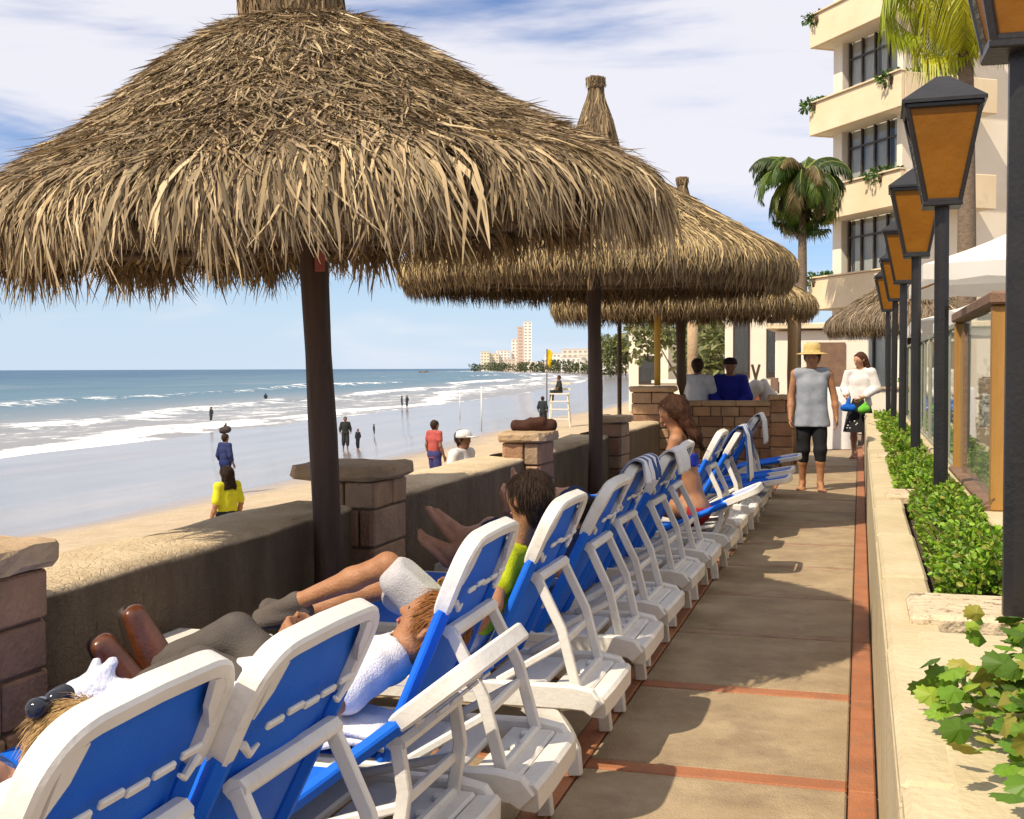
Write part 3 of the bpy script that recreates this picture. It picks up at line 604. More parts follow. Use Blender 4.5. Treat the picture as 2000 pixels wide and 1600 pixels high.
shrub(.24, .52, 16.7, 19.0, .72, .11, 900, .06, 'farthest green low shrub bed beside the last lamp posts', 7, .02)
# large-leaved plant nearest the camera: every leaf a part
rn = np.random.default_rng(5); lp = thing('lobed_leaf_plant', 'leafy plant with large lobed leaves spilling from the near planter corner', 'plant', (.42, 2.27, .775))
def lobed():
    pts = []; n = 13
    for i in range(n):
        a = math.pi*(i/(n-1)); r = .36*(1 if i % 2 == 0 else .76)+.12*math.sin(a); pts.append((math.cos(a)*r*1.0, .45+math.sin(a)*.55*(1 if i % 2 == 0 else .82)))
    out = [(0, 0)]+[(pts[0][0], .3)]+pts+[(pts[-1][0], .3)]; V = [(x, y, -.5*x*x-.12*y*y+.03*math.sin(9*y)) for x, y in out]; V.append((0, .42, .06)); c = len(V)-1
    return V, [(c, i, (i+1) % c) for i in range(c)]
LV, LF = lobed(); lms = [mat('lobed leaf %d' % i, c, tuple(min(1, v*1.5) for v in c), 14, .42, .5, 60) for i, c in enumerate([(.10, .22, .012), (.15, .29, .02), (.075, .17, .012), (.20, .34, .035)])]
for m_ in lms: add_translucent(m_, .3)
src = [mk('leaf', LV, LF, m_, lp) for m_ in lms]
for s_ in src: s_.scale = (.05, .05, .05); s_.location = (0, 0, .06)
stb = MB()
tips = []
xs_ = []
for k in range(150):
    a = rn.uniform(0, 2*math.pi); r = abs(rn.normal(0, .2)); x, y = r*math.cos(a)*.8-.01, rn.uniform(-.66, .52); z = .05+.17*rn.random()*(1-abs(x))
    if x < -.14: z = .05+.06*rn.random()
    if k < 60: stb.tube([(x*.4, y*.8, 0), (x*.7, y*.93, z*.7), (x, y, z)], [.004, .003, .002], 5)
    for j in range(5):
        aa = rn.uniform(0, 2*math.pi); s = rn.uniform(.040, .075); q = (x+.03*math.cos(aa), y+.03*math.sin(aa), z+rn.normal(0, .02))
        if k < 55: inst('leaf', src[rn.integers(0, 4)], lp, q, (rn.uniform(-.5, .5), rn.uniform(-.3, .5), aa), (s, s, s))
        else: xs_.append((q, aa))
Pq = np.array([q for q, _ in xs_]); Dq = np.array([(math.cos(a_), math.sin(a_), rn.uniform(-.3, .4)) for _, a_ in xs_]); LS = np.array(LV)
V, Q, C = leaves(Pq, Dq, .055, rn, [(.10, .20, .012), (.16, .28, .02), (.07, .14, .01), (.24, .33, .035), (.27, .25, .04)], LS, np.array([(f[0], f[1], f[2], f[2]) for f in LF])); tag(tri_fix('foliage', V, Q, C, M_leaf, lp), kind='stuff')
tag(stb.build('stems', mat('stem', (.08, .07, .03)), lp), kind='stuff')
# ================================================================== GLASS FENCE on the planter's back wall
M_wood = mat('varnished yellow wood', (.42, .22, .05), (.30, .15, .035), 5, .5, .3, 40, stretch=(1, 1, .15))
M_brown = mat('brown rail wood', (.22, .13, .08), (.16, .09, .055), 6, .6, .4, 40)
m, b, n, l, noise, rg, mth, mx, mapv = nmat('fence glass'); b.inputs['Base Color'].default_value = (.78, .86, .80, 1); b.inputs['Roughness'].default_value = .03
tr = n('ShaderNodeBsdfTransparent'); tr.inputs[0].default_value = (.88, .93, .89, 1); gl = n('ShaderNodeBsdfGlossy'); gl.inputs['Roughness'].default_value = .02; fr = n('ShaderNodeFresnel'); fr.inputs[0].default_value = 1.45
df = n('ShaderNodeBsdfDiffuse'); df.inputs[0].default_value = (.55, .58, .50, 1); md_ = n('ShaderNodeMixShader'); md_.inputs[0].default_value = .16; l(tr.outputs[0], md_.inputs[1]); l(df.outputs[0], md_.inputs[2])
gb = n('ShaderNodeNewGeometry'); fx = mth('MULTIPLY', fr.outputs[0], mth('SUBTRACT', 1.0, gb.outputs['Backfacing'])); ms = n('ShaderNodeMixShader'); l(fx, ms.inputs[0]); l(md_.outputs[0], ms.inputs[1]); l(gl.outputs[0], ms.inputs[2]); l(ms.outputs[0], [x for x in m.node_tree.nodes if x.type == 'OUTPUT_MATERIAL'][0].inputs[0]); M_glass = m
M_grey = mat('grey fence metal', (.30, .30, .24), (.24, .24, .19), 6, .5)
fl = ['glass windbreak panel in yellow wooden frame at the right edge', 'grey framed glass windbreak panel just beyond the yellow wooden one', 'grey framed glass windbreak panel behind the third lamp post', 'farthest grey framed glass windbreak panel']
for k, (ya, yb) in enumerate([(5.75, 8.05), (8.2, 11.2), (11.3, 14.6), (14.7, 18.4)]):
    yc = (ya+yb)/2; H = (yb-ya)/2; root = thing('glass_fence_panel', fl[k], 'fence', (.61, yc, .84), 0, 'glass windbreak panels')
    if k == 0:
        for y, w in ((-H+.05, .10), (H-.04, .08)): MB().box((0, y, .47), (.07, w, .94), bev=.008).build('post', M_wood, root)
        MB().box((0, 0, .972), (.1, 2*H+.06, .06), bev=.01).build('top_rail', M_brown, root); MB().box((0, 0, .0), (.12, 2*H-.02, .05), bev=.008).build('sill', M_brown, root)
        MB().box((0, H-.5, .47), (.03, .035, .9)).build('mullion', M_brown, root)
        MB().box((0, 0, .49), (.008, 2*H-.18, .90)).build('glass_pane', M_glass, root)
    else:
        nn_ = 4
        for j in range(nn_+1): MB().box((0, -H+2*H*j/nn_, .45), (.035, .03, .92)).build('post', M_grey, root)
        MB().box((0, 0, .93), (.04, 2*H, .03)).build('top_rail', M_grey, root); MB().box((0, 0, .0), (.05, 2*H, .03)).build('sill', M_grey, root)
        for j in range(nn_): MB().box((0, -H+2*H*(j+.5)/nn_, .46), (.008, 2*H/nn_-.04, .87)).build('glass_pane', M_glass, root)
# ================================================================== SUN LOUNGERS
M_white = mat('white resin', (.76, .73, .68), (.69, .655, .60), 4, .42, .12, 50, spec=.45, dirt=((.48, .42, .33), 7, .54, .85))
M_blue = mat('blue mesh sling', (.002, .12, .66), (.004, .14, .72), 5, .62, .35, 420, spec=.3)
def arc(cx, cz, r, a0, a1, n=5): return [(cx+r*math.cos(a0+(a1-a0)*i/n), cz+r*math.sin(a0+(a1-a0)*i/n)) for i in range(n+1)]
HW, BL, FT, HD, SZ_ = .275, .70, -1.09, .44, .33
CH = {}
def cr(P, n):
    P = [Vector(q) for q in P]; o = []
    for i in range(len(P)-1):
        a, b, c, d = P[max(i-1, 0)], P[i], P[i+1], P[min(i+2, len(P)-1)]
        for k in range(n): t = k/n; o.append(tuple(.5*((2*b)+(c-a)*t+(2*a-5*b+4*c-d)*t*t+(3*b-a-3*c+d)*t**3)))
    return o+[tuple(P[-1])]
def lounger_mesh(ang):
    """meshes in the lounger's own frame: x from foot (-) to head (+), hinge at x = 0"""
    if ang in CH: return CH[ang]
    out = []; ca, sa = math.cos(R(ang)), math.sin(R(ang)); zr = SZ_-.045
    def B(s, v, nrm=0): return (s*ca+nrm*sa*0-nrm*sa, v, SZ_+.01+s*sa+nrm*ca)       # point on the backrest, s up the back, nrm toward the sitter
    for sg in (-1, 1):                                                               # deep moulded side rails, ends turned down
        y = sg*(HW-.02); path = [(FT+.02, y, zr-.05), (FT+.03, y, zr-.015), (FT+.07, y, zr), (-.5, y, zr), (0, y, zr), (HD-.09, y, zr+.004), (HD-.03, y, zr-.004), (HD, y, zr-.035)]
        out.append(('side_rail', MB().sweep(path, rsec(.046, .088, .14), scales=[.8, .95, 1, 1, 1, 1, .95, .75]), 'w', True))
        for x, s in ((FT+.14, -1), (HD-.16, 1)):                                     # splayed curved legs
            p = [(x-s*.10, y, zr-.02), (x-s*.02, y, zr-.07), (x+s*.045, y+sg*.008, zr-.14), (x+s*.075, y+sg*.014, .10), (x+s*.085, y+sg*.018, .012)]
            out.append(('leg', MB().sweep(p, rsec(.06, .042, .14), up=(0, 1, 0), scales=[(1.5, .8), (1.55, .9), (1.15, 1), (.9, 1), (.85, 1)]), 'w', True))
    out.append(('head_bar', MB().sweep([(HD-.005, -HW+.03, zr-.03), (HD+.012, -.15, zr-.012), (HD+.012, .15, zr-.012), (HD-.005, HW-.03, zr-.03)], rsec(.075, .085, .16)), 'w', True))
    out.append(('foot_bar', MB().sweep([(FT+.02, -HW+.03, zr-.04), (FT+.005, 0, zr-.02), (FT+.02, HW-.03, zr-.04)], rsec(.06, .08, .16)), 'w', True))
    for x, w in ((HD-.105, .15), (HD-.28, .12), (.03, .09)):
        out.append(('slat', MB().box((x, 0, zr+.012), (w, 2*HW-.10, .028), bev=.008), 'w', False))
    for j, yy in enumerate((-.13, 0, .13)): out.append(('notch_block', MB().box((HD-.105, yy, zr+.034), (.035, .03, .022), bev=.006), 'w', False))
    # seat sling, wrapped round the rails
    V = []; nu, nv = 12, 10
    for i in range(nu+1):
        for j in range(nv+1):
            v = -1+2*j/nv; x = FT+.03+(.0-FT-.03)*i/nu; V.append((x, v*(HW+.004), SZ_+.008-.028*(1-v**2)*(.35+.65*math.sin(math.pi*min(1, i/nu*1.05)))-(.05 if abs(v) > .99 else 0)))
    out.append(('seat_sling', MB().add(V, [(i*(nv+1)+j, (i+1)*(nv+1)+j, (i+1)*(nv+1)+j+1, i*(nv+1)+j+1) for i in range(nu) for j in range(nv)]), 'b', True))
    # backrest: white hoop at the top, blue-wrapped side tubes below, sling between
    hoop = []; s_lo = BL-.235
    pts = [(s_lo, HW-.03), (s_lo+.07, HW-.022), (BL-.085, HW-.024), (BL-.045, HW-.034), (BL-.014, HW-.062), (BL, HW-.105), (BL+.003, HW-.16), (BL+.006, 0)]; pts = cr(pts, 3); pts = pts+[(s, -v) for s, v in pts[:-1][::-1]]
    nb = Vector((-sa, 0, ca))
    out.append(('back_hoop', MB().sweep([B(s, v, .004) for s, v in pts], rsec(.038, .05, .18), up=nb, scales=[(.55, .8), (.85, .95)]+[1]*(len(pts)-4)+[(.85, .95), (.55, .8)]), 'w', True))
    for sg in (-1, 1):
        out.append(('side_tube', MB().sweep([B(s, sg*(HW-.028)) for s in (-.02, .15, .35, s_lo+.02)], rsec(.05, .042, .4), up=nb), 'b', True))
        g = [B(BL-.02, sg*(HW-.05), -.02), B(BL-.02, sg*(HW-.10), -.02), B(BL-.08, sg*(HW-.085), -.02), B(BL-.13, sg*(HW-.048), -.02)]; g2 = [tuple(Vector(p)+nb*.012) for p in g]
        out.append(('gusset', MB().add(g+g2, [(0, 1, 2, 3), (7, 6, 5, 4)]+[(i, (i+1) % 4, 4+(i+1) % 4, 4+i) for i in range(4)]), 'w', False))
        out.append(('hook', MB().sweep([B(s_lo+.05, sg*(HW-.05), -.02), B(s_lo+.02, sg*(HW-.085), -.025), B(s_lo+.035, sg*(HW-.11), -.025)], rsec(.014, .014), scales=[1.2, 1, .5]), 'w', False))
    V = []; nu, nv = 12, 10
    for i in range(nu+1):
        for j in range(nv+1):
            v = -1+2*j/nv; s = -.015+(BL-.012)*i/nu; V.append(B(s, v*(HW-.03-.07*max(0, (s-(BL-.11))/.11)**2), .006-.030*(1-v**2)*math.sin(math.pi*min(1, max(0, i/nu*.9+.08)))))
    out.append(('back_sling', MB().add(V, [(i*(nv+1)+j, (i+1)*(nv+1)+j, (i+1)*(nv+1)+j+1, i*(nv+1)+j+1) for i in range(nu) for j in range(nv)]), 'b', True))
    for j, v in enumerate((-.155, -.075, .0, .075, .155)):
        out.append(('clip', MB().box((0, 0, 0), (.010, .062, .016), bev=.003, M=Matrix.Translation(B(BL-.15+.006*math.sin(j*2), v, -.034)) @ Matrix.Rotation(R(90-ang), 4, 'Y')), 'w', False))
    # prop: ladder of two struts from mid-back to the base
    if ang > 12:
        s1 = .42; dst = min(HD-.09, s1*ca+.24); A = lambda v: B(s1, v, -.035); Fb = lambda v: (dst, v*1.0, zr+.03)
        for sg in (-1, 1): out.append(('prop_strut', MB().sweep([A(sg*.20), tuple((Vector(A(sg*.2))+Vector(Fb(sg*.2)))/2+Vector((.02, 0, .01))), Fb(sg*.20)], rsec(.036, .024, .15), up=(0, 1, 0)), 'w', True))
        mid = lambda v: tuple(Vector(A(v)).lerp(Vector(Fb(v)), .62))
        out.append(('prop_rung', MB().sweep([mid(-.2), mid(.2)], rsec(.022, .03)), 'w', False)); out.append(('prop_rung', MB().sweep([A(-.21), A(.21)], rsec(.05, .04, .35)), 'w', False)); out.append(('prop_rung', MB().sweep([Fb(-.21), Fb(.21)], rsec(.03, .03)), 'w', False))
        for sg in (-1, 1): out.append(('brace', MB().sweep([mid(sg*.2), (.06, sg*.235, zr+.04)], rsec(.022, .026)), 'w', False))
    CH[ang] = [(nm, mb.build(nm, M_white if k == 'w' else M_blue, None, 2 if sm else False), k) for nm, mb, k, sm in out]
    for nm, o, k in CH[ang]: col.objects.unlink(o)
    return CH[ang]
def lounger(y, ang, label, dx=0, rz=0):
    root = thing('sun_lounger', label, 'sun lounger', (-1.35+dx, y, .012), rz, 'blue and white loungers in a row')
    for nm, o, k in lounger_mesh(ang): inst(nm, o, root)
    return root
CHAIRS = [('A', 1.60, 66, .0, 'nearest blue and white lounger at the bottom left corner'), ('B', 2.15, 64, .02, 'blue lounger with upright back, second from the camera'), ('C', 2.86, 38, -.08, 'blue lounger with its back laid low, third from the camera'),
          ('D', 3.45, 67, 0, 'blue lounger under the man in grey trousers'), ('E', 4.40, 66, 0, 'blue lounger under the boy in the yellow shirt'), ('F', 5.22, 64, 0, 'blue lounger just beyond the boy in yellow'),
          ('G', 6.02, 66, -.02, 'blue lounger with bare feet crossed at its foot end'), ('H', 6.95, 63, -.03, 'blue lounger second nearer than the seated woman'), ('I', 7.75, 66, -.02, 'blue lounger next to the seated woman, on the near side'),
          ('J', 8.55, 24, .02, 'low blue lounger the woman in swimwear sits on'), ('K', 9.45, 64, 0, 'blue lounger just beyond the seated woman'), ('L', 10.3, 60, .02, 'lounger with a blue and white striped towel over its back'),
          ('M', 11.15, 10, .04, 'flat white lounger just beyond the striped towel'), ('N', 12.05, 10, .02, 'flat white lounger, third from the cross wall'), ('O', 12.95, 60, -.05, 'upright lounger, second from the cross wall'), ('P', 13.9, 10, .0, 'flat white lounger nearest the cross wall')]
LN = {k: lounger(y, a, lb, dx, R(random.uniform(-1.2, 1.2))) for k, y, a, dx, lb in CHAIRS}
# ================================================================== PEOPLE
M_skin = mat('fair skin', (.54, .30, .19), (.44, .21, .125), 14, .5, .25, 120, spec=.3, sss=.05, dirt=((.40, .17, .10), 30, .6, .8))  # fair skin's own colour, redder flecks at random
M_tan = mat('tanned skin', (.40, .195, .10), (.31, .14, .068), 14, .5, .25, 120, spec=.3, sss=.05, dirt=((.25, .10, .05), 30, .6, .8))
M_brownskin = mat('brown skin', (.22, .10, .055), (.18, .08, .045), 9, .5, spec=.35)
M_eye = mat('dark eye', (.02, .015, .012), rough=.2); M_lip = mat('lips', (.36, .12, .10), rough=.45)
CM = {}
def cloth(name, c, v=.82, sc_=14):
    return mat(name, c, tuple(x*v for x in c), sc_, .85, .35, 160, spec=.15)
M_hairD = mat('dark hair', (.022, .013, .009), (.045, .026, .016), 60, .62, .35, 120, spec=.15, stretch=(1, 1, .2)); M_hairB = mat('blond hair', (.48, .30, .11), (.30, .17, .06), 50, .5, .9, 110, stretch=(1, 1, .25)); M_hairG = mat('ginger hair', (.30, .12, .035), (.20, .075, .02), 50, .6, .4, 120, spec=.15); M_hairR = mat('brown hair', (.075, .030, .015), (.04, .017, .009), 50, .62, .35, 120, spec=.15, stretch=(1, 1, .25))
def v3(*a): return np.array(a, float)
def unit(v): v = np.asarray(v, float); return v/(np.linalg.norm(v)+1e-9)
def hand(w, d, pn, s=1.0, curl=.5, side=1):
    """wrist, direction, palm normal; five fingers rooted in the palm"""
    d = unit(d); pn = unit(pn-d*np.dot(pn, d)); sd_ = np.cross(d, pn)*side; out = []; pc = w+d*.085*s
    for o in (-.026, -.009, .009, .026): out.append((w+sd_*o*.7*s+d*.012*s, pc+sd_*o*s, .016*s, .0135*s, .014*s))
    for o, ln in ((-.030, .066), (-.010, .076), (.010, .080), (.029, .070)):
        a = pc+sd_*o*s; b = a+(d*math.cos(curl*.6)+pn*math.sin(curl*.6))*ln*.5*s; c = b+(d*math.cos(curl*1.6)+pn*math.sin(curl*1.6))*ln*.5*s
        out += [(a, b, .0095*s, .0088*s, .004*s), (b, c, .0088*s, .0075*s, .004*s)]
    t0 = w+d*.03*s+sd_*.026*s; t1 = t0+(sd_*.7+d*.7+pn*.35)*.038*s; t2 = t1+(d*.9+sd_*.2+pn*.4)*.03*s
    return out+[(t0, t1, .0125*s, .0105*s, .008*s), (t1, t2, .010*s, .0085*s, .004*s)]
def foot(an, toe, upv, s=1.0, bare=True, side=1):
    an = np.asarray(an, float); d = unit(np.asarray(toe)-an); up = unit(np.asarray(upv)-d*np.dot(upv, d)); sd_ = np.cross(d, up)*side; ln = np.linalg.norm(np.asarray(toe)-an)
    heel = an-up*.055*s-d*.03*s; ball = an-up*.07*s+d*(ln-.055*s)
    out = [(an, heel, .038*s, .033*s, .02), (heel, ball, .030*s, .024*s, .02), (an, ball+up*.02*s, .036*s, .022*s, .02), (heel+sd_*.018*s, ball+sd_*.03*s, .024*s, .021*s, .015), (ball-sd_*.028*s, heel-sd_*.012*s, .020*s, .024*s, .015)]
    if bare:
        for o, l_, r in ((.036, .052, .0145), (.015, .05, .0105), (-.002, .045, .010), (-.018, .039, .0095), (-.033, .031, .009)): out.append((ball+sd_*o*s, ball+sd_*o*s+d*l_*s, r*1.15*s, r*s, .005))
    return out
def person(name, label, J, loc=(0, 0, 0), rz=0, skin=None, s=1.0, vox=.011, face=(0, -1, 0), up=(0, 0, 1), bare=True, curl=.5, palm=None, group=None, feat=True, female=False, hands=True, js=None):
    """J: joint dict in metres, standing figure 1.72 m when s = 1"""
    skin = skin or M_skin; root = thing(name, label, 'person', loc, rz, group)
    J = {k: np.asarray(v, float)*(s if js is None else js) for k, v in J.items()}; f = unit(face); u = unit(np.asarray(up)-f*np.dot(up, f)); sd_ = np.cross(f, u)
    hc = J['head']; pr = []; ax = unit(J['hipR']-J['hipL']); pel = (J['hipL']+J['hipR'])/2; ch = J['chest']; sa_ = unit(J['shR']-J['shL']); w = .86 if female else 1
    pr += [(J['hipL']+ax*.015, J['hipR']-ax*.015, .100*s, .100*s, .05)]
    mid = pel*.5+ch*.5
    for o in (-1, 1): pr += [(pel+ax*.055*o*s, mid+ax*.05*o*s, .092*s, .086*s*w, .05), (mid+ax*.05*o*s, ch+sa_*.07*o*s, .086*s*w, .094*s*w, .05)]
    nb = (J['shL']+J['shR'])/2
    pr += [(J['shL'], J['shR'], .050*s*w, .050*s*w, .05), (ch, nb, .09*s, .06*s, .05), (nb, hc-u*.06*s, .054*s*w, .050*s*w, .03)]
    for q in 'LR': pr.append((nb+unit(hc-nb)*.055*s, nb*.25+J['sh'+q]*.75+unit(hc-nb)*.012*s, .040*s*w, .040*s*w, .03))
    for q in 'LR':
        kn, an = J['kn'+q], J['an'+q]; cf = kn*.62+an*.38
        back = unit(np.cross(np.cross(kn-J['hip'+q], an-kn)+1e-6, an-kn)) if np.linalg.norm(np.cross(kn-J['hip'+q], an-kn)) > 1e-3 else v3(0, 1, 0)
        pr += [(J['hip'+q], kn, .088*s, .056*s), (kn, cf, .055*s, .053*s), (cf, an, .053*s, .036*s)]
        pr += [(J['sh'+q], J['el'+q], .050*s*w, .040*s*w, .025), (J['el'+q], J['el'+q]*.6+J['wr'+q]*.4, .041*s*w, .040*s*w, .02), (J['el'+q]*.6+J['wr'+q]*.4, J['wr'+q], .040*s*w, .028*s*w, .02)]
        toe = J['toe'+q]; pr += foot(an, toe, an*0+unit(kn-an), s, bare, 1 if q == 'L' else -1)
        if hands:
            d = unit(J['wr'+q]-J['el'+q]); pn = palm if palm is not None else (sa_*(1 if q == 'L' else -1)); pr += hand(J['wr'+q], d, np.asarray(pn, float)+f*.15, s, curl, 1 if q == 'L' else -1)
    pr += [(hc+u*.028*s-f*.018*s, hc+u*.022*s+f*.012*s, .088*s, .082*s, .03), (hc+f*.022*s, hc+f*.042*s-u*.088*s, .070*s, .040*s, .03), (hc-u*.02*s, hc-u*.07*s-f*.01*s, .07*s, .052*s, .03)]
    pr += [(hc+f*.086*s+u*.008*s, hc+f*.106*s-u*.030*s, .010*s, .0135*s, .012), (hc+f*.078*s-u*.060*s, hc+f*.084*s-u*.063*s, .018*s, .016*s, .012)]
    for o in (-1, 1): pr += [(hc+sd_*.086*o*s-f*.012*s+u*.012*s, hc+sd_*.086*o*s-f*.008*s-u*.022*s, .017*s, .013*s, .008), (hc+f*.078*s+sd_*.012*o*s+u*.03*s, hc+f*.066*s+sd_*.045*o*s+u*.03*s, .012*s, .012*s, .012)]
    body = sbuild('body', pr, skin, root, h=vox, k=.03*s)
    if feat:
        for o in (-1, 1): sbuild('eye', [(hc+f*.083*s+sd_*.032*o*s+u*.008*s, hc+f*.082*s+sd_*.034*o*s+u*.008*s, .0115*s, .0115*s)], M_eye, root, h=.006, k=.003)
        sbuild('mouth', [(hc+f*.092*s-sd_*.020*s-u*.060*s, hc+f*.092*s+sd_*.020*s-u*.060*s, .008*s, .008*s)], M_lip, root, h=.005, k=.003)
    root_info = dict(root=root, J=J, pr=pr, s=s, f=f, u=u, sd=sd_, hc=hc, pel=pel, ch=ch, mid=mid, nb=nb, ax=ax, sa=sa_, w=w, vox=vox)
    return root_info
def hair(I, m, kind='short', name='hair'):
    s, f, u, sd_, hc = I['s'], I['f'], I['u'], I['sd'], I['hc']
    pr = [(hc+u*.034*s-f*.026*s, hc+u*.03*s+f*.008*s, .098*s, .090*s, .03), (hc-u*.01*s-f*.04*s, hc-u*.05*s-f*.04*s, .078*s, .062*s, .03)]
    if kind == 'long':
        for o in (-1, 0, 1): pr += [(hc+sd_*.055*o*s-f*.05*s, hc+sd_*.075*o*s-f*.07*s-u*.20*s, .055*s, .052*s, .03), (hc+sd_*.075*o*s-f*.07*s-u*.20*s, hc+sd_*.06*o*s-f*.085*s-u*.34*s, .05*s, .022*s, .03)]
    if kind == 'bun': pr += [(hc-f*.11*s+u*.04*s, hc-f*.12*s+u*.04*s, .045*s, .045*s, .02)]
    clip = [(hc+f*.056*s+u*.055*s, f*.9-u*.40)]
    o = sbuild(name, pr, m, I['root'], h=min(I['vox'], .009), k=.03, clips=clip, wrinkle=.004, wf=120)
    if I['vox'] <= .0115:                                                  # loose strands over the mass of hair
        me = o.data; nv = len(me.vertices); P = np.empty(nv*3); me.vertices.foreach_get('co', P); P = P.reshape(-1, 3); Nn = np.empty(nv*3); me.vertex_normals.foreach_get('vector', Nn); Nn = Nn.reshape(-1, 3)
        rn = np.random.default_rng(nv); n = 2600 if kind != 'long' else 4200; ii = rn.integers(0, nv, n); a = P[ii]; nn = Nn[ii]; crown = hc+u*.11*s-f*.05*s
        d = (a-crown)/np.maximum(np.linalg.norm(a-crown, axis=1, keepdims=True), .02)-u*.9+rn.normal(0, .12, (n, 3)); d -= nn*(d*nn).sum(1, keepdims=True); d /= np.linalg.norm(d, axis=1, keepdims=True)+1e-6; sdv = np.cross(d, nn)*(.0013*s)
        ln = rn.uniform(.03, .075, (n, 1))*s; b = a+d*ln*.5+nn*.003; c = a+d*ln+nn*rn.uniform(-.008, .0015, (n, 1))-u*.003
        V = np.stack([a-sdv, a+sdv, b+sdv, b-sdv, c+sdv*.3, c-sdv*.3], 1).reshape(-1, 3); k6 = np.arange(n)[:, None]*6; Q = np.concatenate([k6+np.array([[0, 1, 2, 3]]), k6+np.array([[3, 2, 4, 5]])])
        tag(mk('strands', V, Q, m, o), kind='stuff')
    return o
def shirt(I, m, sleeve=.5, hem=.02, grow=.016, name='shirt', neck=.0, flare=.0, long=0):
    J, s, ax, sa_ = I['J'], I['s'], I['ax'], I['sa']; pel, mid, ch, nb = I['pel'], I['mid'], I['ch'], I['nb']; dn = unit(pel-ch); w = I['w']
    bot = pel+dn*hem*s; pr = []
    for o in (-1, 1): pr += [(bot+ax*(.062+flare)*o*s, mid+ax*.055*o*s, (.100+flare)*s, .092*s*w, .05), (mid+ax*.055*o*s, ch+sa_*.07*o*s, .092*s*w, .097*s*w, .05)]
    ins = sa_*(.04*s if sleeve == 0 else 0); pr += [(J['shL']+ins, J['shR']-ins, .053*s*w, .053*s*w, .05), (ch, nb, .092*s, .060*s, .05)]
    for q in 'LR':
        pr.append((nb+unit(I['hc']-nb)*.05*s, nb*.3+J['sh'+q]*.7+unit(I['hc']-nb)*.012*s, .042*s*w, .042*s*w, .03))
        if sleeve > 0:
            e = J['sh'+q]+(J['el'+q]-J['sh'+q])*min(sleeve, 1); pr.append((J['sh'+q], e, .053*s, (.050+.008*sleeve)*s, .03))
            if sleeve > 1: pr.append((e, J['el'+q]+(J['wr'+q]-J['el'+q])*(sleeve-1), .05*s, .042*s, .03))
    clips = [(bot+dn*.02*s, dn), (nb+unit(nb-ch)*(.075-neck)*s, unit(nb-ch)+I['f']*.25)]; nk = unit(I['hc']-nb); ncut = [(nb+nk*(.055-neck)*s, nb+nk*.22*s, (.060+neck)*s, .11*s)]
    return sbuild(name, pr, m, I['root'], h=I['vox'], k=.035, grow=grow*s*.5, clips=clips, wrinkle=.005*s, wf=34, cut=ncut)
def trousers(I, m, to=1.0, grow=.016, name='trousers', loose=.012):
    J, s, ax = I['J'], I['s'], I['ax']; pel, ch = I['pel'], I['ch']; up_ = unit(ch-pel); pr = [(J['hipL'], J['hipR'], .104*s, .104*s, .05)]
    for o in (-1, 1): pr.append((pel+ax*.055*o*s, pel+ax*.05*o*s+up_*.10*s, .098*s, .094*s, .05))
    clips = [(pel+up_*.11*s, up_)]
    for q in 'LR':
        kn, an = J['kn'+q], J['an'+q]
        e = J['hip'+q]+(kn-J['hip'+q])*min(1, to*2); pr.append((J['hip'+q], e, .094*s, (.064+loose)*s, .02))
        if to > .5: e2 = kn+(an-kn)*min(1, (to-.5)*2); pr.append((kn, e2, (.064+loose)*s, (.052+loose)*s, .02))
    return sbuild(name, pr, m, I['root'], h=I['vox'], k=.02, grow=grow*s*.5, clips=clips, wrinkle=.005*s, wf=40)
def standing(stride=.1, arms=((.10, .02), (.10, .02)), bend=.04, w=1.0):
    return dict(hipL=(-.088, 0, .91), hipR=(.088, 0, .91), knL=(-.098, stride*.25-.03, .49), knR=(.098, -stride*.45-.03, .49), anL=(-.10, stride, .085), anR=(.10, -stride, .085),
                toeL=(-.115, stride-.17, .075), toeR=(.115, -stride-.17, .075), chest=(0, .0, 1.28), shL=(-.185*w, .01, 1.41), shR=(.185*w, .01, 1.41),
                elL=(-.185*w-arms[0][0]*.8, .03, 1.12), elR=(.185*w+arms[1][0]*.8, .03, 1.12), wrL=(-.185*w-arms[0][0], -arms[0][1]-.03, .88), wrR=(.185*w+arms[1][0], -arms[1][1]-.03, .88), head=(0, -.02, 1.60))
# --- walking man in straw hat
J = standing(.09, ((.06, .05), (.09, -.02)), w=1.06); J['toeL'] = (-.13, -.07, .075)
I = person('person', 'man in straw hat, grey sleeveless shirt and black knee shorts walking barefoot', J, (-.56, 14.7, .014), R(6), M_tan, 1.0, .011, (-.15, -1, -.08))
shirt(I, cloth('grey blue shirt', (.30, .32, .37)), 0, .12, .044, flare=.018); trousers(I, cloth('black shorts', (.018, .018, .02)), .64, .008, 'shorts', .010); hair(I, M_hairR)
M_straw = mat('straw', (.62, .45, .17), (.50, .35, .12), 40, .8, .6, 120)
hc = I['hc']; pr_ = [(0.105, 0.0), (.104, .05), (.095, .105), (.07, .125), (.01, .13)]
MB().lathe([(.19, -.012), (.185, -.004), (.108, .012)]+pr_, 24, (hc[0], hc[1], hc[2]+.055)).build('hat', M_straw, I['root'], True)
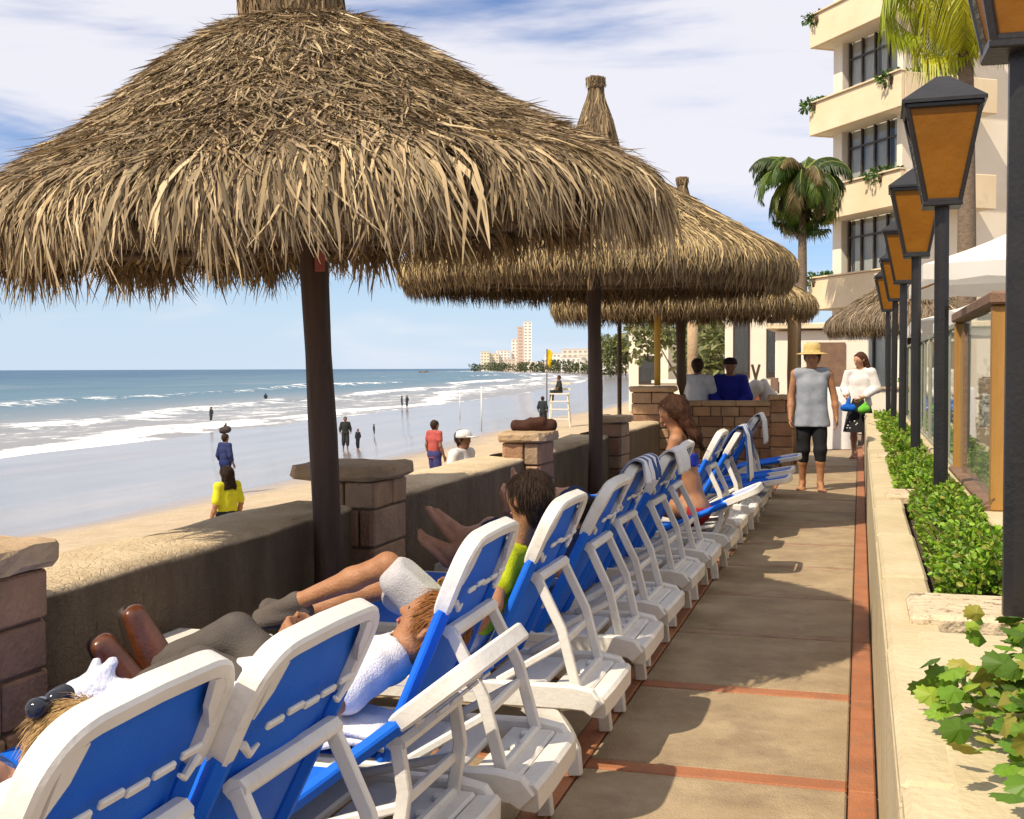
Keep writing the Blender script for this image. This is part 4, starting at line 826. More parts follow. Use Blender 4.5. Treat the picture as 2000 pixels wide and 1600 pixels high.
# --- woman in white blouse beyond the lamps
J = standing(.06, ((.06, .16), (.06, .16))); J['elL'] = (-.25, .02, 1.14); J['elR'] = (.26, .02, 1.14); J['wrL'] = (-.17, -.20, 1.02); J['wrR'] = (.10, -.22, 1.0)
I = person('person', 'woman with tied brown hair in loose white blouse and black skirt, behind the lamp posts', J, (.0, 19.9, .014), R(-14), M_skin, 1.0, .013, (-.6, -.8, -.25), female=True, bare=False)
shirt(I, cloth('white blouse', (.78, .74, .72)), 1.75, .03, .03, 'blouse', .008, .01); hair(I, M_hairR, 'long')
m = cloth('black dotted skirt', (.02, .02, .02)); s_ = MB().lathe([(.14, .98), (.16, .9), (.21, .7), (.26, .46), (.265, .44)], 20, cap=False); s_.build('skirt', m, I['root'], True)
for k in range(14): a = -1.57+random.uniform(-1.3, 1.3); z = random.uniform(.5, .85); r = .155+(.95-z)*.22; sbuild('dot', [((r*math.cos(a), r*math.sin(a), z), (r*math.cos(a), r*math.sin(a), z), .014, .014)], cloth('white dot', (.75, .75, .75)), I['root'], h=.008, k=.004)
# --- two people behind the cross wall, sitting on the masonry bench
bn = thing('masonry_bench', 'low masonry bench hidden behind the cross wall', 'bench', (-2.2, 18.5, 0)); MB().box((0, 0, .33), (1.7, .45, .66), bev=.02).build('block', M_cap, bn); MB().box((0, 0, .69), (1.78, .52, .06), bev=.015).build('seat', M_cap, bn)
def seated(lean=0, arms=.12):
    return dict(hipL=(-.09, 0, .09), hipR=(.09, 0, .09), knL=(-.12, -.42, .10), knR=(.12, -.42, .10), anL=(-.12, -.44, -.32), anR=(.12, -.44, -.32), toeL=(-.13, -.62, -.34), toeR=(.13, -.62, -.34), chest=(0, -lean*.6, .46), shL=(-.185, -lean*.8, .59), shR=(.185, -lean*.8, .59),
                elL=(-.26, -lean-.04, .32), elR=(.26, -lean-.04, .32), wrL=(-.12, -lean-.2, .2), wrR=(.12, -lean-.2, .2), head=(0, -lean-.02, .79))
I = person('person', 'man in royal blue jacket and dark cap behind the cross wall', seated(.06), (-1.93, 18.45, .73), R(4), M_brownskin, 1.0, .013, (.1, -1, -.25), bare=False)
shirt(I, cloth('royal blue jacket', (.02, .025, .26)), 1.9, .05, .05, 'jacket', .0, .02); trousers(I, cloth('dark trousers', (.03, .03, .035))); hc = I['hc']
MB().lathe([(.112, .03), (.112, .06), (.095, .11), (.05, .135), (.008, .14)], 18, tuple(hc)).build('cap', cloth('dark cap', (.025, .018, .02)), I['root'], True)
I = person('person', 'dark haired person in pale grey shirt seen from behind, beside the yellow post', {k: (v[0], v[1], v[2]) for k, v in seated(.02).items()}, (-2.42, 18.3, .73), R(168), M_brownskin, 1.0, .013, (0, -1, -.1), bare=False)
shirt(I, cloth('pale grey shirt', (.60, .62, .66)), .6, .08, .04); trousers(I, cloth('dark trousers', (.03, .03, .035))); hair(I, M_hairD)
# --- lounging people; coordinates in the lounger's own frame (hinge at 0, sitter faces -x)
def lounging(hipx=-.16, kn=(.52, .30), spread=.09, ank=(.92, .13), a=66, slide=.0, headdz=0, side=0):
    ca, sa = math.cos(R(a)), math.sin(R(a)); hz = .455
    def T(s, n=.11): return (s*ca-n*sa+slide, 0, .34+s*sa+n*ca)
    c, sh, hd = T(.36), T(.50, .10), T(.66, .10)
    return dict(hipL=(hipx, -spread, hz), hipR=(hipx, spread, hz), knL=(-kn[0], -spread-.03, hz-.04+kn[1]), knR=(-kn[0], spread+.03, hz-.04+kn[1]), anL=(-ank[0], -spread, .34+ank[1]), anR=(-ank[0], spread, .34+ank[1]),
                toeL=(-ank[0]-.07, -spread-.02, .34+ank[1]+.19), toeR=(-ank[0]-.07, spread+.02, .34+ank[1]+.19), chest=(c[0], side, c[2]), shL=(sh[0], -.18+side, sh[2]), shR=(sh[0], .18+side, sh[2]), elL=(sh[0]-.08, -.24+side, sh[2]-.27), elR=(sh[0]-.08, .24+side, sh[2]-.27),
                wrL=(sh[0]-.30, -.14, sh[2]-.24), wrR=(sh[0]-.30, .14, sh[2]-.24), head=(hd[0]-.03, side, hd[2]+headdz))
def at_ln(k): o = LN[k]; return tuple(o.location), o.rotation_euler.z
M_trou = cloth('grey trousers', (.10, .085, .075)); M_shoe = mat('brown leather shoe', (.075, .022, .009), (.13, .04, .014), 9, .28, .1, 60, spec=.6); M_sole = mat('dark sole', (.03, .018, .012), rough=.6)
def shoes(I, m, sole):
    for q in 'LR':
        an, toe, kn = I['J']['an'+q], I['J']['toe'+q], I['J']['kn'+q]; pr = foot(an, toe+unit(toe-an)*.035, unit(kn-an), .98*I['s'], False, 1 if q == 'L' else -1)
        o = sbuild('shoe', pr, m, I['root'], h=.009, k=.03, grow=.007); d = unit(toe-an); up = unit(unit(kn-an)-d*np.dot(unit(kn-an), d)); s = I['s']
        a = an-up*.092*s-d*.035*s; b = an-up*.086*s+d*(np.linalg.norm(toe-an)-.01)*s; sbuild('sole', [(a, b, .029*s, .036*s)], sole, o, h=.009, k=.02, clips=[(a+up*.012, up)])
loc, rz = at_ln('D'); J = dict(hipL=(-.50, -.085, .44), hipR=(-.50, .085, .44), knL=(-.70, -.10, .52), knR=(-.66, .08, .59), anL=(-.90, -.11, .44), anR=(-.88, .0, .50), toeL=(-.965, -.15, .63), toeR=(-.93, -.01, .70), chest=(-.24, -.01, .53), shL=(-.10, -.12, .55), shR=(-.10, .20, .55), elL=(-.15, -.27, .50), elR=(-.2, .26, .46), wrL=(-.36, -.10, .62), wrR=(-.38, .14, .60), head=(.03, .09, .66))
I = person('person', 'man lying back in white shirt, grey trousers and brown leather shoes', J, loc, rz, M_tan, .97, .010, (-.75, 0, .65), (.65, 0, .75), bare=False, curl=.9, js=1)
shirt(I, cloth('white shirt', (.80, .77, .76)), .7, .05, .03, flare=.02); trousers(I, M_trou, 1.0, .012, loose=.004); hair(I, M_hairG); shoes(I, M_shoe, M_sole)
loc, rz = at_ln('E'); J = lounging(-.17, (.60, .26), .07, (1.0, .16), 66, headdz=.05); J['knL'] = (-.42, -.14, .72); J['anL'] = (-.80, -.17, .56); J['toeL'] = (-.97, -.20, .54); J['knR'] = (-.50, .04, .60); J['anR'] = (-.84, -.02, .48); J['toeR'] = (-.98, -.04, .56)
J['head'] = (.125, -.04, .985); J['shL'] = (.06, -.16, .76); J['shR'] = (.06, .14, .76); J['chest'] = (.0, -.01, .64); J['elL'] = (.06, -.30, .62); J['wrL'] = (-.10, -.27, .45)
I = person('person', 'boy with short dark hair in yellow shirt sitting back on a lounger', J, loc, rz, M_tan, .86, .009, (-.9, .45, -.12), bare=False, js=1)
shirt(I, cloth('yellow green shirt', (.55, .62, .02)), .5, .05, .022); trousers(I, cloth('pale shorts', (.55, .53, .55)), .40, .03, 'shorts', .02); hair(I, M_hairD); shoes(I, cloth('grey shoe', (.12, .10, .09)), M_sole)
loc, rz = at_ln('G'); J = lounging(-.16, (.52, .16), .06, (.72, .22), 66); J['knL'] = (-.50, -.09, .64); J['knR'] = (-.48, .08, .62); J['anL'] = (-.74, -.06, .50); J['anR'] = (-.70, .03, .58); J['toeL'] = (-.86, -.12, .64); J['toeR'] = (-.82, -.04, .78)
J.update(hipL=(-.36, -.085, .44), hipR=(-.36, .085, .44), chest=(-.12, 0, .52), shL=(.0, -.17, .58), shR=(.0, .17, .58), elL=(-.08, -.26, .47), elR=(-.08, .26, .47), wrL=(-.3, -.12, .53), wrR=(-.3, .12, .53), head=(.03, 0, .68))
I = person('person', 'barefoot person mostly hidden behind lounger backs, pale soles crossed toward the sea', J, loc, rz, M_skin, 1.0, .009, (-1, 0, 0), (.3, 0, 1)); shirt(I, cloth('navy shirt', (.03, .04, .12)), .5, .04, .02); trousers(I, cloth('navy shorts', (.03, .04, .10)), .42, .02, 'shorts', .02); hair(I, M_hairD)
loc, rz = at_ln('I'); J = lounging(-.16, (.52, .20), .07, (.88, .22), 66); J['toeR'] = (-.86, .08, .80); J['anR'] = (-.84, .07, .60); J['toeL'] = (-.90, -.08, .70)
J.update(hipL=(-.36, -.085, .44), hipR=(-.36, .085, .44), chest=(-.12, 0, .52), shL=(.0, -.17, .58), shR=(.0, .17, .58), elL=(-.08, -.26, .47), elR=(-.08, .26, .47), wrL=(-.3, -.12, .53), wrR=(-.3, .12, .53), head=(.03, 0, .68))
I = person('person', 'person hidden by lounger backs with one bare foot raised by the second post', J, loc, rz, M_skin, 1.0, .010, (-1, 0, 0), (.3, 0, 1)); shirt(I, cloth('white dark striped shirt', (.5, .5, .55)), .5, .04, .02); trousers(I, cloth('navy shorts', (.03, .04, .10)), .42, .02, 'shorts', .02); hair(I, M_hairD)
# --- blonde woman on the second lounger, reading
loc, rz = at_ln('B'); J = dict(hipL=(-.36, -.17, .44), hipR=(-.36, .0, .44), knL=(-.72, -.2, .62), knR=(-.72, .04, .60), anL=(-1.0, -.18, .38), anR=(-1.0, .03, .38), toeL=(-1.08, -.2, .56), toeR=(-1.08, .04, .56), chest=(-.32, -.11, .55), shL=(-.24, -.27, .61), shR=(-.21, .05, .62), elL=(-.36, -.31, .48), elR=(-.36, .10, .48), wrL=(-.46, -.26, .60), wrR=(-.48, -.02, .60), head=(-.18, -.17, .715))
I = person('person', 'blonde woman in white top at the bottom left, sunglasses pushed up, reading', J, loc, rz, M_skin, .92, .008, (-.9, -.1, .1), (.1, 0, 1), female=True, js=1)
shirt(I, cloth('white top', (.80, .78, .78)), .35, .03, .016, 'top', .02); trousers(I, cloth('blue shorts', (.08, .14, .35)), .35, .02, 'shorts', .02); hair(I, M_hairB, 'long')
hc, f, u, sd_ = I['hc'], I['f'], I['u'], I['sd']
for o in (-1, 1): sbuild('sunglass_lens', [(hc+f*.055+u*.10+sd_*.025*o, hc+f*.05+u*.105+sd_*.048*o, .022, .022)], mat('sunglasses', (.02, .022, .03), rough=.08), I['root'], h=.006, k=.006, clips=[])
V = []; M_mag = None
m, b, n, l, noise, rg, mth, mx, mapv = nmat('magazine print'); tcn = n('ShaderNodeTexCoord').outputs['Object']
l(mx(rg(noise(24, tcn, 3), .45, .55), mx(rg(noise(9, tcn, 2), .45, .55), (.75, .75, .80), (.16, .20, .55)), (.62, .50, .40)), b.inputs['Base Color']); b.inputs['Roughness'].default_value = .35
nu = 10; V = [(.0+.04*math.sin(math.pi*i/nu*2)*.3, -.21+.42*i/nu, .28*j+.03*abs(math.sin(math.pi*i/nu*2))) for j in (0, 1) for i in range(nu+1)]
mg = mk('magazine', V, [(i, i+1, nu+2+i, nu+1+i) for i in range(nu)], m, None, True); tag(mg, 'open printed magazine held by the blonde woman at the bottom left', 'magazine')
md = mg.modifiers.new('t', 'SOLIDIFY'); md.thickness = .004; mg.location = (loc[0]-.46, loc[1]-.20, loc[2]+.58); mg.rotation_euler = (0, R(-28), R(10))
# --- woman in swimwear sitting forward on lounger J
loc, rz = at_ln('J')
J = dict(hipL=(.30, -.09, .46), hipR=(.30, .09, .46), knL=(-.12, -.17, .52), knR=(-.12, .14, .52), anL=(-.45, -.20, .40), anR=(-.45, .16, .40), toeL=(-.62, -.22, .42), toeR=(-.62, .18, .42), chest=(.22, 0, .83), shL=(.19, -.17, .97), shR=(.19, .17, .97), elL=(.10, -.23, .72), elR=(.10, .22, .72), wrL=(-.10, -.20, .58), wrR=(-.10, .16, .58), head=(.15, -.01, 1.16))
J = {k: (v[0]-.12, v[1], v[2]) for k, v in J.items()}
I = person('person', 'tanned woman in blue and red swimwear sitting up on a low lounger', J, loc, rz, M_tan, 1.0, .010, (-.9, -.2, -.35), female=True)
hair(I, M_hairR, 'long')
def band(I, z0, z1, m, nm, g=.012, tilt=(0, 0, 1)): return sbuild(nm, [p for p in I['pr'][:9]], m, I['root'], h=.010, k=.04, grow=g, clips=[((I['pel'][0], 0, z1), (.15, 0, 1)), ((I['pel'][0], 0, z0), (-.15, 0, -1))])
band(I, .78, .87, cloth('blue swim top', (.03, .05, .42)), 'swim_top'); band(I, .34, .50, cloth('red swim bottom', (.40, .03, .04)), 'swim_bottom')
# --- things lying about
def blob(name, label, cat, loc, prims, m, h=.012, wr=.006, wf=50, k=.03, rz=0, grp=None):
    V, Q = sdf(prims, h, k, wrinkle=wr, wf=wf); o = mk(name, V, Q, m, None, True, loc=loc); o.rotation_euler = (0, 0, rz); return tag(o, label, cat, grp)
cx, cy, cz = LN['C'].location
blob('backpack', 'black backpack lying on the foot of the third lounger', 'bag', (cx-.64, cy+.12, .36), [((-.1, -.05, .05), (.1, .1, .07), .07, .075), ((0, 0, .11), (.05, .05, .14), .065, .06), ((-.12, .1, .04), (-.04, .18, .05), .05, .04)], cloth('black nylon', (.02, .018, .022)), .012, .008, 60)
pb = blob('plastic_bag', 'crumpled white plastic bag beside the brown shoes', 'bag', (cx-.70, cy+.07, .49), [((-.05, -.03, .06), (.06, .03, .05), .05, .055), ((.0, .0, .1), (.03, .02, .15), .04, .02), ((-.04, .03, .09), (-.05, .06, .14), .03, .012)], mat('white plastic film', (.72, .72, .78), (.6, .6, .68), 14, .25, .6, 40), .009, .005, 60)
dx_, dy_, dz_ = LN['D'].location
def towel(name, label, loc, w, d, layers, m, rz=0, parent=None):
    root = thing(name, label, 'towel', loc, rz)
    for k in range(layers):
        nx, ny = 10, 8; V = []
        for t in (0, 1):
            for i in range(nx+1):
                for j in range(ny+1):
                    u, v = i/nx-.5, j/ny-.5; V.append((u*w*(1-.03*k), v*d*(1-.02*k), .035*k+t*.03+.012*math.sin(u*7+k)+.006*math.sin(v*11+k*2)-(.012 if (i in (0, nx) or j in (0, ny)) and t else 0)))
        N_ = (nx+1)*(ny+1); F = []
        for i in range(nx):
            for j in range(ny):
                a = i*(ny+1)+j; F += [(a, a+1, a+ny+2, a+ny+1), (N_+a, N_+a+ny+1, N_+a+ny+2, N_+a+1)]
        for i in range(nx):
            for j in (0, ny): a = i*(ny+1)+j; F.append((a, a+ny+1, N_+a+ny+1, N_+a))
        for j in range(ny):
            for i in (0, nx): a = i*(ny+1)+j; F.append((a, a+1, N_+a+1, N_+a))
        mk('fold', V, F, m, root, True)
    return root
M_towel = cloth('white terry towel', (.78, .75, .74), .9, 30)
towel('folded_towel', 'folded white towel on the seat beside the man in white', (dx_-.17, dy_-.18, .375), .34, .26, 2, M_towel, R(8))
ex, ey, ez = LN['E'].location; towel('folded_towel', 'folded white towel under the boy in yellow', (ex-.12, ey-.20, .36), .26, .16, 1, M_towel, R(2))
st = thing('side_table', 'white resin side table at the wall beyond the brown shoes', 'table', (-2.44, 3.99, .012)); MB().box((0, 0, .42), (.44, .40, .035), bev=.012).build('top', M_white, st)
for sx in (-1, 1):
    for sy in (-1, 1): MB().sweep([(sx*.16, sy*.14, .405), (sx*.18, sy*.16, 0)], rsec(.05, .05), up=(0, 1, 0), scales=[1, .7]).build('leg', M_white, st)
# striped towel over lounger L and plain one on O
m, b, n, l, noise, rg, mth, mx, mapv = nmat('striped towel'); tcn = n('ShaderNodeTexCoord').outputs['Object']; sx_ = n('ShaderNodeSeparateXYZ'); l(tcn, sx_.inputs[0])
w_ = mth('FRACT', mth('MULTIPLY', sx_.outputs['Y'], 7.5), 0); l(mx(rg(w_, .40, .46), (.012, .05, .20), (.70, .70, .74)), b.inputs['Base Color']); b.inputs['Roughness'].default_value = .9; M_str = m
def drape(k, label, m, w=.50, front=.55, back=.45):
    o = LN[k]; ang = R(dict((c[0], c[2]) for c in CHAIRS)[k]); ca, sa = math.cos(ang), math.sin(ang); V = []; nu, nv = 26, 14
    for i in range(nu+1):
        s = -front+(front+back)*i/nu
        for j in range(nv+1):
            v = (-.5+j/nv)*w; wv_ = .012*math.sin(v*38+s*5)+.006*math.sin(v*21)
            if s < -.03: q = BL+s; p = (q*ca-(.045+abs(wv_))*sa, v, SZ_+.02+q*sa+(.045+abs(wv_))*ca)
            elif s < .05: t = (s+.03)/.08; p = ((BL+.03)*ca+(t-.5)*.10*sa, v, SZ_+.045+BL*sa+.02*math.sin(t*math.pi))
            else: p = ((BL+.02)*ca+.062*sa+wv_+.02*min(1, s*4), v*(1-.1*s), SZ_+.04+BL*sa-s)
            V.append(p)
    t = mk('draped_towel', V, [(i*(nv+1)+j, (i+1)*(nv+1)+j, (i+1)*(nv+1)+j+1, i*(nv+1)+j+1) for i in range(nu) for j in range(nv)], m, None, True, loc=tuple(o.location)); md = t.modifiers.new('t', 'SOLIDIFY'); md.thickness = .012
    return tag(t, label, 'towel')
drape('L', 'blue and white striped towel draped over a lounger back', M_str); drape('O', 'white towel draped over the upright lounger by the cross wall', M_towel, .46, .4, .3); drape('H', 'pale grey towel over the top of a lounger before the seated woman', M_towel, .40, .22, .12); drape('G', 'dark blue striped towel over the lounger above the bare feet', M_str, .42, .18, .10)
# ================================================================== HOTEL
M_cream = mat('cream balcony render', (.70, .56, .37), (.75, .61, .42), 1.2, .85, .15, 30, dirt=((.50, .39, .26), 1.6, .56, .85)); M_hw = mat('white hotel render', (.74, .66, .54), (.78, .71, .60), 1, .85, .15, 30)
M_frame = mat('dark bronze frame', (.05, .035, .025), rough=.4); M_curt = mat('curtain', (.72, .68, .60), (.50, .47, .42), 5, .9, stretch=(6, 6, .4)); M_room = mat('dim room', (.10, .09, .08), rough=.9)
m, b, n, l, noise, rg, mth, mx, mapv = nmat('window glass'); tr = n('ShaderNodeBsdfTransparent'); tr.inputs[0].default_value = (.86, .88, .88, 1); gl = n('ShaderNodeBsdfGlossy'); gl.inputs['Roughness'].default_value = .03; fr = n('ShaderNodeFresnel'); fr.inputs[0].default_value = 1.6
gb = n('ShaderNodeNewGeometry'); fx = mth('MULTIPLY', fr.outputs[0], mth('SUBTRACT', 1.0, gb.outputs['Backfacing'])); ms = n('ShaderNodeMixShader'); l(fx, ms.inputs[0]); l(tr.outputs[0], ms.inputs[1]); l(gl.outputs[0], ms.inputs[2]); l(ms.outputs[0], [x for x in m.node_tree.nodes if x.type == 'OUTPUT_MATERIAL'][0].inputs[0]); M_wg = m
hA, hB = Vector((-1.70, 41.2, 0)), Vector((1.107, 37.24, 0)); hd = (hB-hA).normalized(); hl = (hB-hA).length
# local frame: x along the sea face from far-left corner to near corner, y into the building
H = thing('hotel', 'cream hotel with wraparound balconies and dark framed windows, upper right', 'building', tuple(hA), math.atan2(hd.y, hd.x))
FL = [3.43, 6.36, 9.28, 12.2, 15.1]
W0 = 1.0
MB().box(((hl-.9+.25)/2, W0+4.6, 9), (hl-.9-.25, 9.0, 18.2)).build('wall', M_hw, H)        # inner block, set back behind the balconies
for z in FL:
    MB().box((hl/2, .075, z+.52), (hl, .15, 1.05), bev=.02).build('balcony_parapet', M_cream, H)
    MB().box((hl-.075, 1.85, z+.523), (.15, 3.4, 1.05), bev=.02).build('balcony_parapet', M_cream, H)
    MB().box((.075, .85, z+.521), (.15, 1.4, 1.05), bev=.02).build('balcony_parapet', M_cream, H)
    MB().box((hl/2-.08, .55, z+.09), (hl-.36, .85, .16)).build('balcony_slab', M_hw, H)
    MB().box((hl-.52, 2.2, z+.095), (.74, 2.7, .15)).build('balcony_slab', M_hw, H)
    MB().box((hl/2, .05, z+1.075), (hl+.04, .24, .05), bev=.01).build('balcony_rail', M_cream, H)
for k, z in enumerate([.55]+FL[:4]):
    z0, z1 = z+1.05, z+2.93-.02
    if k: z0 = z+.2
    else: z0 = .1
    xa, xb, n_ = 1.0, 3.72, 4; xc = (xa+xb)/2; ww = xb-xa
    w = MB().box((xc, W0+.09, (z0+z1)/2), (ww+.1, .06, z1-z0)).build('window', M_room, H)
    for j in range(n_):
        MB().box((xa+ww*(j+.5)/n_, W0+.02, (z0+z1)/2), (ww/n_*.95*(.45 if (j+k) % 4 == 1 else 1), .02, z1-z0)).build('curtain', M_curt, w)
        MB().box((xa+ww*(j+.5)/n_, W0-.08, (z0+z1)/2), (ww/n_-.05, .012, z1-z0-.05)).build('pane', M_wg, w)
    for j in range(n_+1): MB().box((xa+ww*j/n_, W0-.08, (z0+z1)/2), (.07, .09, z1-z0)).build('mullion', M_frame, w)
    MB().box((xc, W0-.085, z1-.55), (ww, .07, .06)).build('transom', M_frame, w)
    MB().box((.62, W0-.12, (z0+z1)/2), (.5, .4, z1-z0+.1), bev=.02).build('pier', M_hw, H)
    MB().box((hl-.98, W0-.1, (z0+z1)/2), (.26, .42, z1-z0+.1), bev=.02).build('pier', M_hw, H)
    MB().box((-.35, 1.5, z0+1.1), (1.2, .12, 1.2), M=Matrix.Rotation(R(-20), 4, 'Z')).build('loggia_screen', M_cream, H)
    sw = MB().box((hl-.87, 5.6, (z0+z1)/2), (.05, 1.6, 1.5)).build('window', M_room, H); MB().box((hl-.83, 5.6, (z0+z1)/2), (.02, 1.5, 1.4)).build('pane', M_wg, sw)
for z in FL: MB().box((hl-.35, 8.2, z+.1), (1.1, 2.6, 1.7), bev=.03).build('side_balcony', M_cream, H)
MB().box((hl+3.2, 14.5, 9), (8, 8, 18)).build('wing', M_hw, H)
MB().box((hl/2, 4, 18.3), (hl+.6, 9, .5), bev=.05).build('roof', M_cream, H)
# balcony greenery
rn = np.random.default_rng(77)
def foliage(name, ells, n, size, m, parent, seed, pal, droop=0):
    rn = np.random.default_rng(seed); V = []; ws = np.array([e[1][0]*e[1][1]*e[1][2] for e in ells])**.66; ws = ws/ws.sum(); Ls = []
    for (c, r), w in zip(ells, ws):
        k = max(12, int(n*w)); d = rn.normal(size=(k, 3)); d /= np.linalg.norm(d, axis=1, keepdims=True); q = rn.uniform(.35, 1, (k, 1))**.45; P = np.array(c)+d*q*np.array(r)*(1+.18*np.sin(d[:, :1]*7+seed)*np.cos(d[:, 2:3]*6))
        D = d+rn.normal(0, .6, (k, 3)); D[:, 2] -= droop; Ls.append(leaves(P, D, size, rn, pal))
    V, Q, C = cat_(Ls); return tag(tri_fix(name, V, Q, C, m, parent), kind='stuff')
for k, (x, z) in enumerate([(.3, 4.5), (.3, 10.35), (.4, 13.2), (4.4, 10.3), (3.9, 7.45), (.5, 7.5)]):
    g = thing('balcony_plant', ['green plant trailing over the lowest balcony corner', 'green plant trailing over the far balcony corner, second from the top', 'green plant on the topmost far balcony corner', 'green plant on the balcony behind the lantern', 'leafy plant at a balcony window behind the lanterns', 'dense leafy plant on the balcony beside the palm'][k], 'plant', tuple(H.matrix_basis @ Vector((x, .1, z))), 0, 'plants on the hotel balconies')
    foliage('foliage', [((.1, .3, .0), (.7, .4, .22)), ((0, .0, -.12), (.45, .16, .2))], 320, .13, M_leaf, g, 60+k, [(.05, .11, .015), (.08, .16, .02), (.03, .07, .012)]); MB().lathe([(.12, -.3), (.16, -.05), (.15, -.05)], 10).build('pot', M_beam, g, True)
# ================================================================== PALMS
M_trunk = mat('palm trunk', (.22, .16, .11), (.13, .09, .06), 12, .9, .8, 30, stretch=(1, 1, 3))
M_frond = mat('palm frond', (1, 1, 1), None, rough=.5, spec=.35, attr=True); add_translucent(M_frond, .35)
def palm(label, loc, hgt, n, ln, pal, seed, lean=(0, 0), lw=.035, droop=1.0, nl=34, cat='palm tree', el=(-25, 75)):
    rn = np.random.default_rng(seed); root = thing('palm_tree', label, cat, loc, 0, 'palm trees'); top = np.array([lean[0], lean[1], hgt])
    MB().tube([tuple(top*np.array([t*t, t*t, t])) for t in np.linspace(0, 1, 10)], [.17-.07*t+.012*math.sin(t*60) for t in np.linspace(0, 1, 10)], 12).build('trunk', M_trunk, root, True)
    for k in range(n):
        a = 2*math.pi*k*.381966+rn.normal(0, .15); e0 = math.radians(rn.uniform(*el)); L_ = ln*rn.uniform(.8, 1.1); m_ = 14; P = [top.copy()]; e = e0; d3 = None; dirs = []
        for i in range(m_):
            e -= droop*math.radians(rn.uniform(3, 11))*(.6+.9*i/m_); d3 = np.array([math.cos(a)*math.cos(e), math.sin(a)*math.cos(e), math.sin(e)]); dirs.append(d3); P.append(P[-1]+d3*L_/m_)
        P = np.array(P); fo = MB().tube([tuple(p) for p in P], [.022*(1-.85*i/m_) for i in range(m_+1)], 5).build('frond', mat('frond rib', (.22, .24, .05)), root)
        side = np.array([-math.sin(a), math.cos(a), 0]); Ls = []; V = []; Q = []; C = []
        pc = np.array(pal[rn.integers(0, len(pal))])
        for i in range(nl):
            t = .12+.88*i/nl; q = t*m_; j = min(int(q), m_-1); p = P[j]+(P[j+1]-P[j])*(q-j); dd = dirs[j]
            for sg in (-1, 1):
                l_ = L_*.30*math.sin(math.pi*min(1, t*.8+.15))*rn.uniform(.8, 1.15); dr = dd*.55+side*sg*.75+np.array([0, 0, -.35*droop-.2*rn.random()]); dr /= np.linalg.norm(dr); mid = p+dr*l_*.55; tip = mid+(dr*.8+np.array([0, 0, -.5*droop]))*l_*.45
                wv_ = np.cross(dr, np.cross(dr, side*sg+dd))*1.0; wv_ = dd*lw*.5; k0 = len(V); V += [p-wv_*.6, p+wv_*.6, mid+wv_, mid-wv_, tip]; Q += [(k0, k0+1, k0+2, k0+3), (k0+3, k0+2, k0+4)]; c = pc*rn.uniform(.75, 1.3); C += [c]*5
        mk('leaflets', np.array(V).tolist(), Q, M_frond, fo, False, np.array(C)).__setitem__('kind', 'stuff')
    return root
palm('dark green palm with drooping fronds against the far left corner of the hotel', (-1.7, 36.8, 0), 7.2, 54, 2.1, [(.04, .08, .010), (.07, .12, .012), (.14, .17, .02), (.03, .055, .01), (.16, .12, .05)], 5, (.0, 0), .07, 1.5, 30, el=(-75, 80))
palm('palm with sunlit yellow green fronds hanging into the top right corner', (1.75, 21.6, 0), 8.7, 20, 2.9, [(.42, .42, .02), (.50, .46, .03), (.30, .36, .02), (.22, .30, .03)], 8, (-.1, 0), .055, 1.75, 44)
# ================================================================== WHITE PARASOLS, other umbrellas
M_canvas = mat('white canvas', (.82, .80, .76), (.78, .75, .70), 3, .8, .1, 60); add_translucent(M_canvas, .25)
def parasol(label, loc, half, zr, zp, mtl=M_canvas, rz=0):
    root = thing('white_parasol', label, 'parasol', loc, rz, 'white canvas parasols'); MB().tube([(0, 0, 0), (0, 0, zp-.02)], .03, 10).build('pole', M_white, root, True); MB().lathe([(.28, 0), (.28, .05), (.06, .08)], 16).build('base', M_grey, root)
    c = [(-half, -half), (half, -half), (half, half), (-half, half)]
    for k in range(4):
        a, b_ = Vector((*c[k], zr)), Vector((*c[(k+1) % 4], zr)); ap = Vector((0, 0, zp)); V = []; n_ = 8
        for i in range(n_+1):
            for j in range(n_+1):
                t = i/n_; u = j/n_; p = ap.lerp(a.lerp(b_, u), t); p.z -= .10*math.sin(math.pi*t)*1.0+.08*math.sin(math.pi*u)*t*-.6; V.append(p)
        pn = mk('canopy_panel', V, [(i*(n_+1)+j, (i+1)*(n_+1)+j, (i+1)*(n_+1)+j+1, i*(n_+1)+j+1) for i in range(n_) for j in range(n_)], mtl, root, True)
        V = [tuple(a.lerp(b_, u/12)+Vector((0, 0, .05*math.sin(math.pi*u/12)))) for u in range(13)]; V += [(x, y, z-.16-.03*(i % 2)) for i, (x, y, z) in enumerate(V)]
        mk('valance', V, [(i, i+1, 14+i, 13+i) for i in range(12)], mtl, pn)
        MB().tube([(0, 0, zp-.45), tuple(a*.98+Vector((0, 0, -.02)))], .014, 6).build('rib', M_wood, root)
parasol('large white canvas parasol beyond the glass fence, upper one', (2.6, 15.6, 0), 1.95, 2.62, 3.65)
parasol('white canvas parasol below the larger one, nearer the lamp posts', (2.3, 19.2, 0), 1.55, 2.15, 2.85)
parasol('white canvas parasol just behind the yellow wooden fence post', (1.95, 10.4, 0), 1.3, 1.90, 2.55)
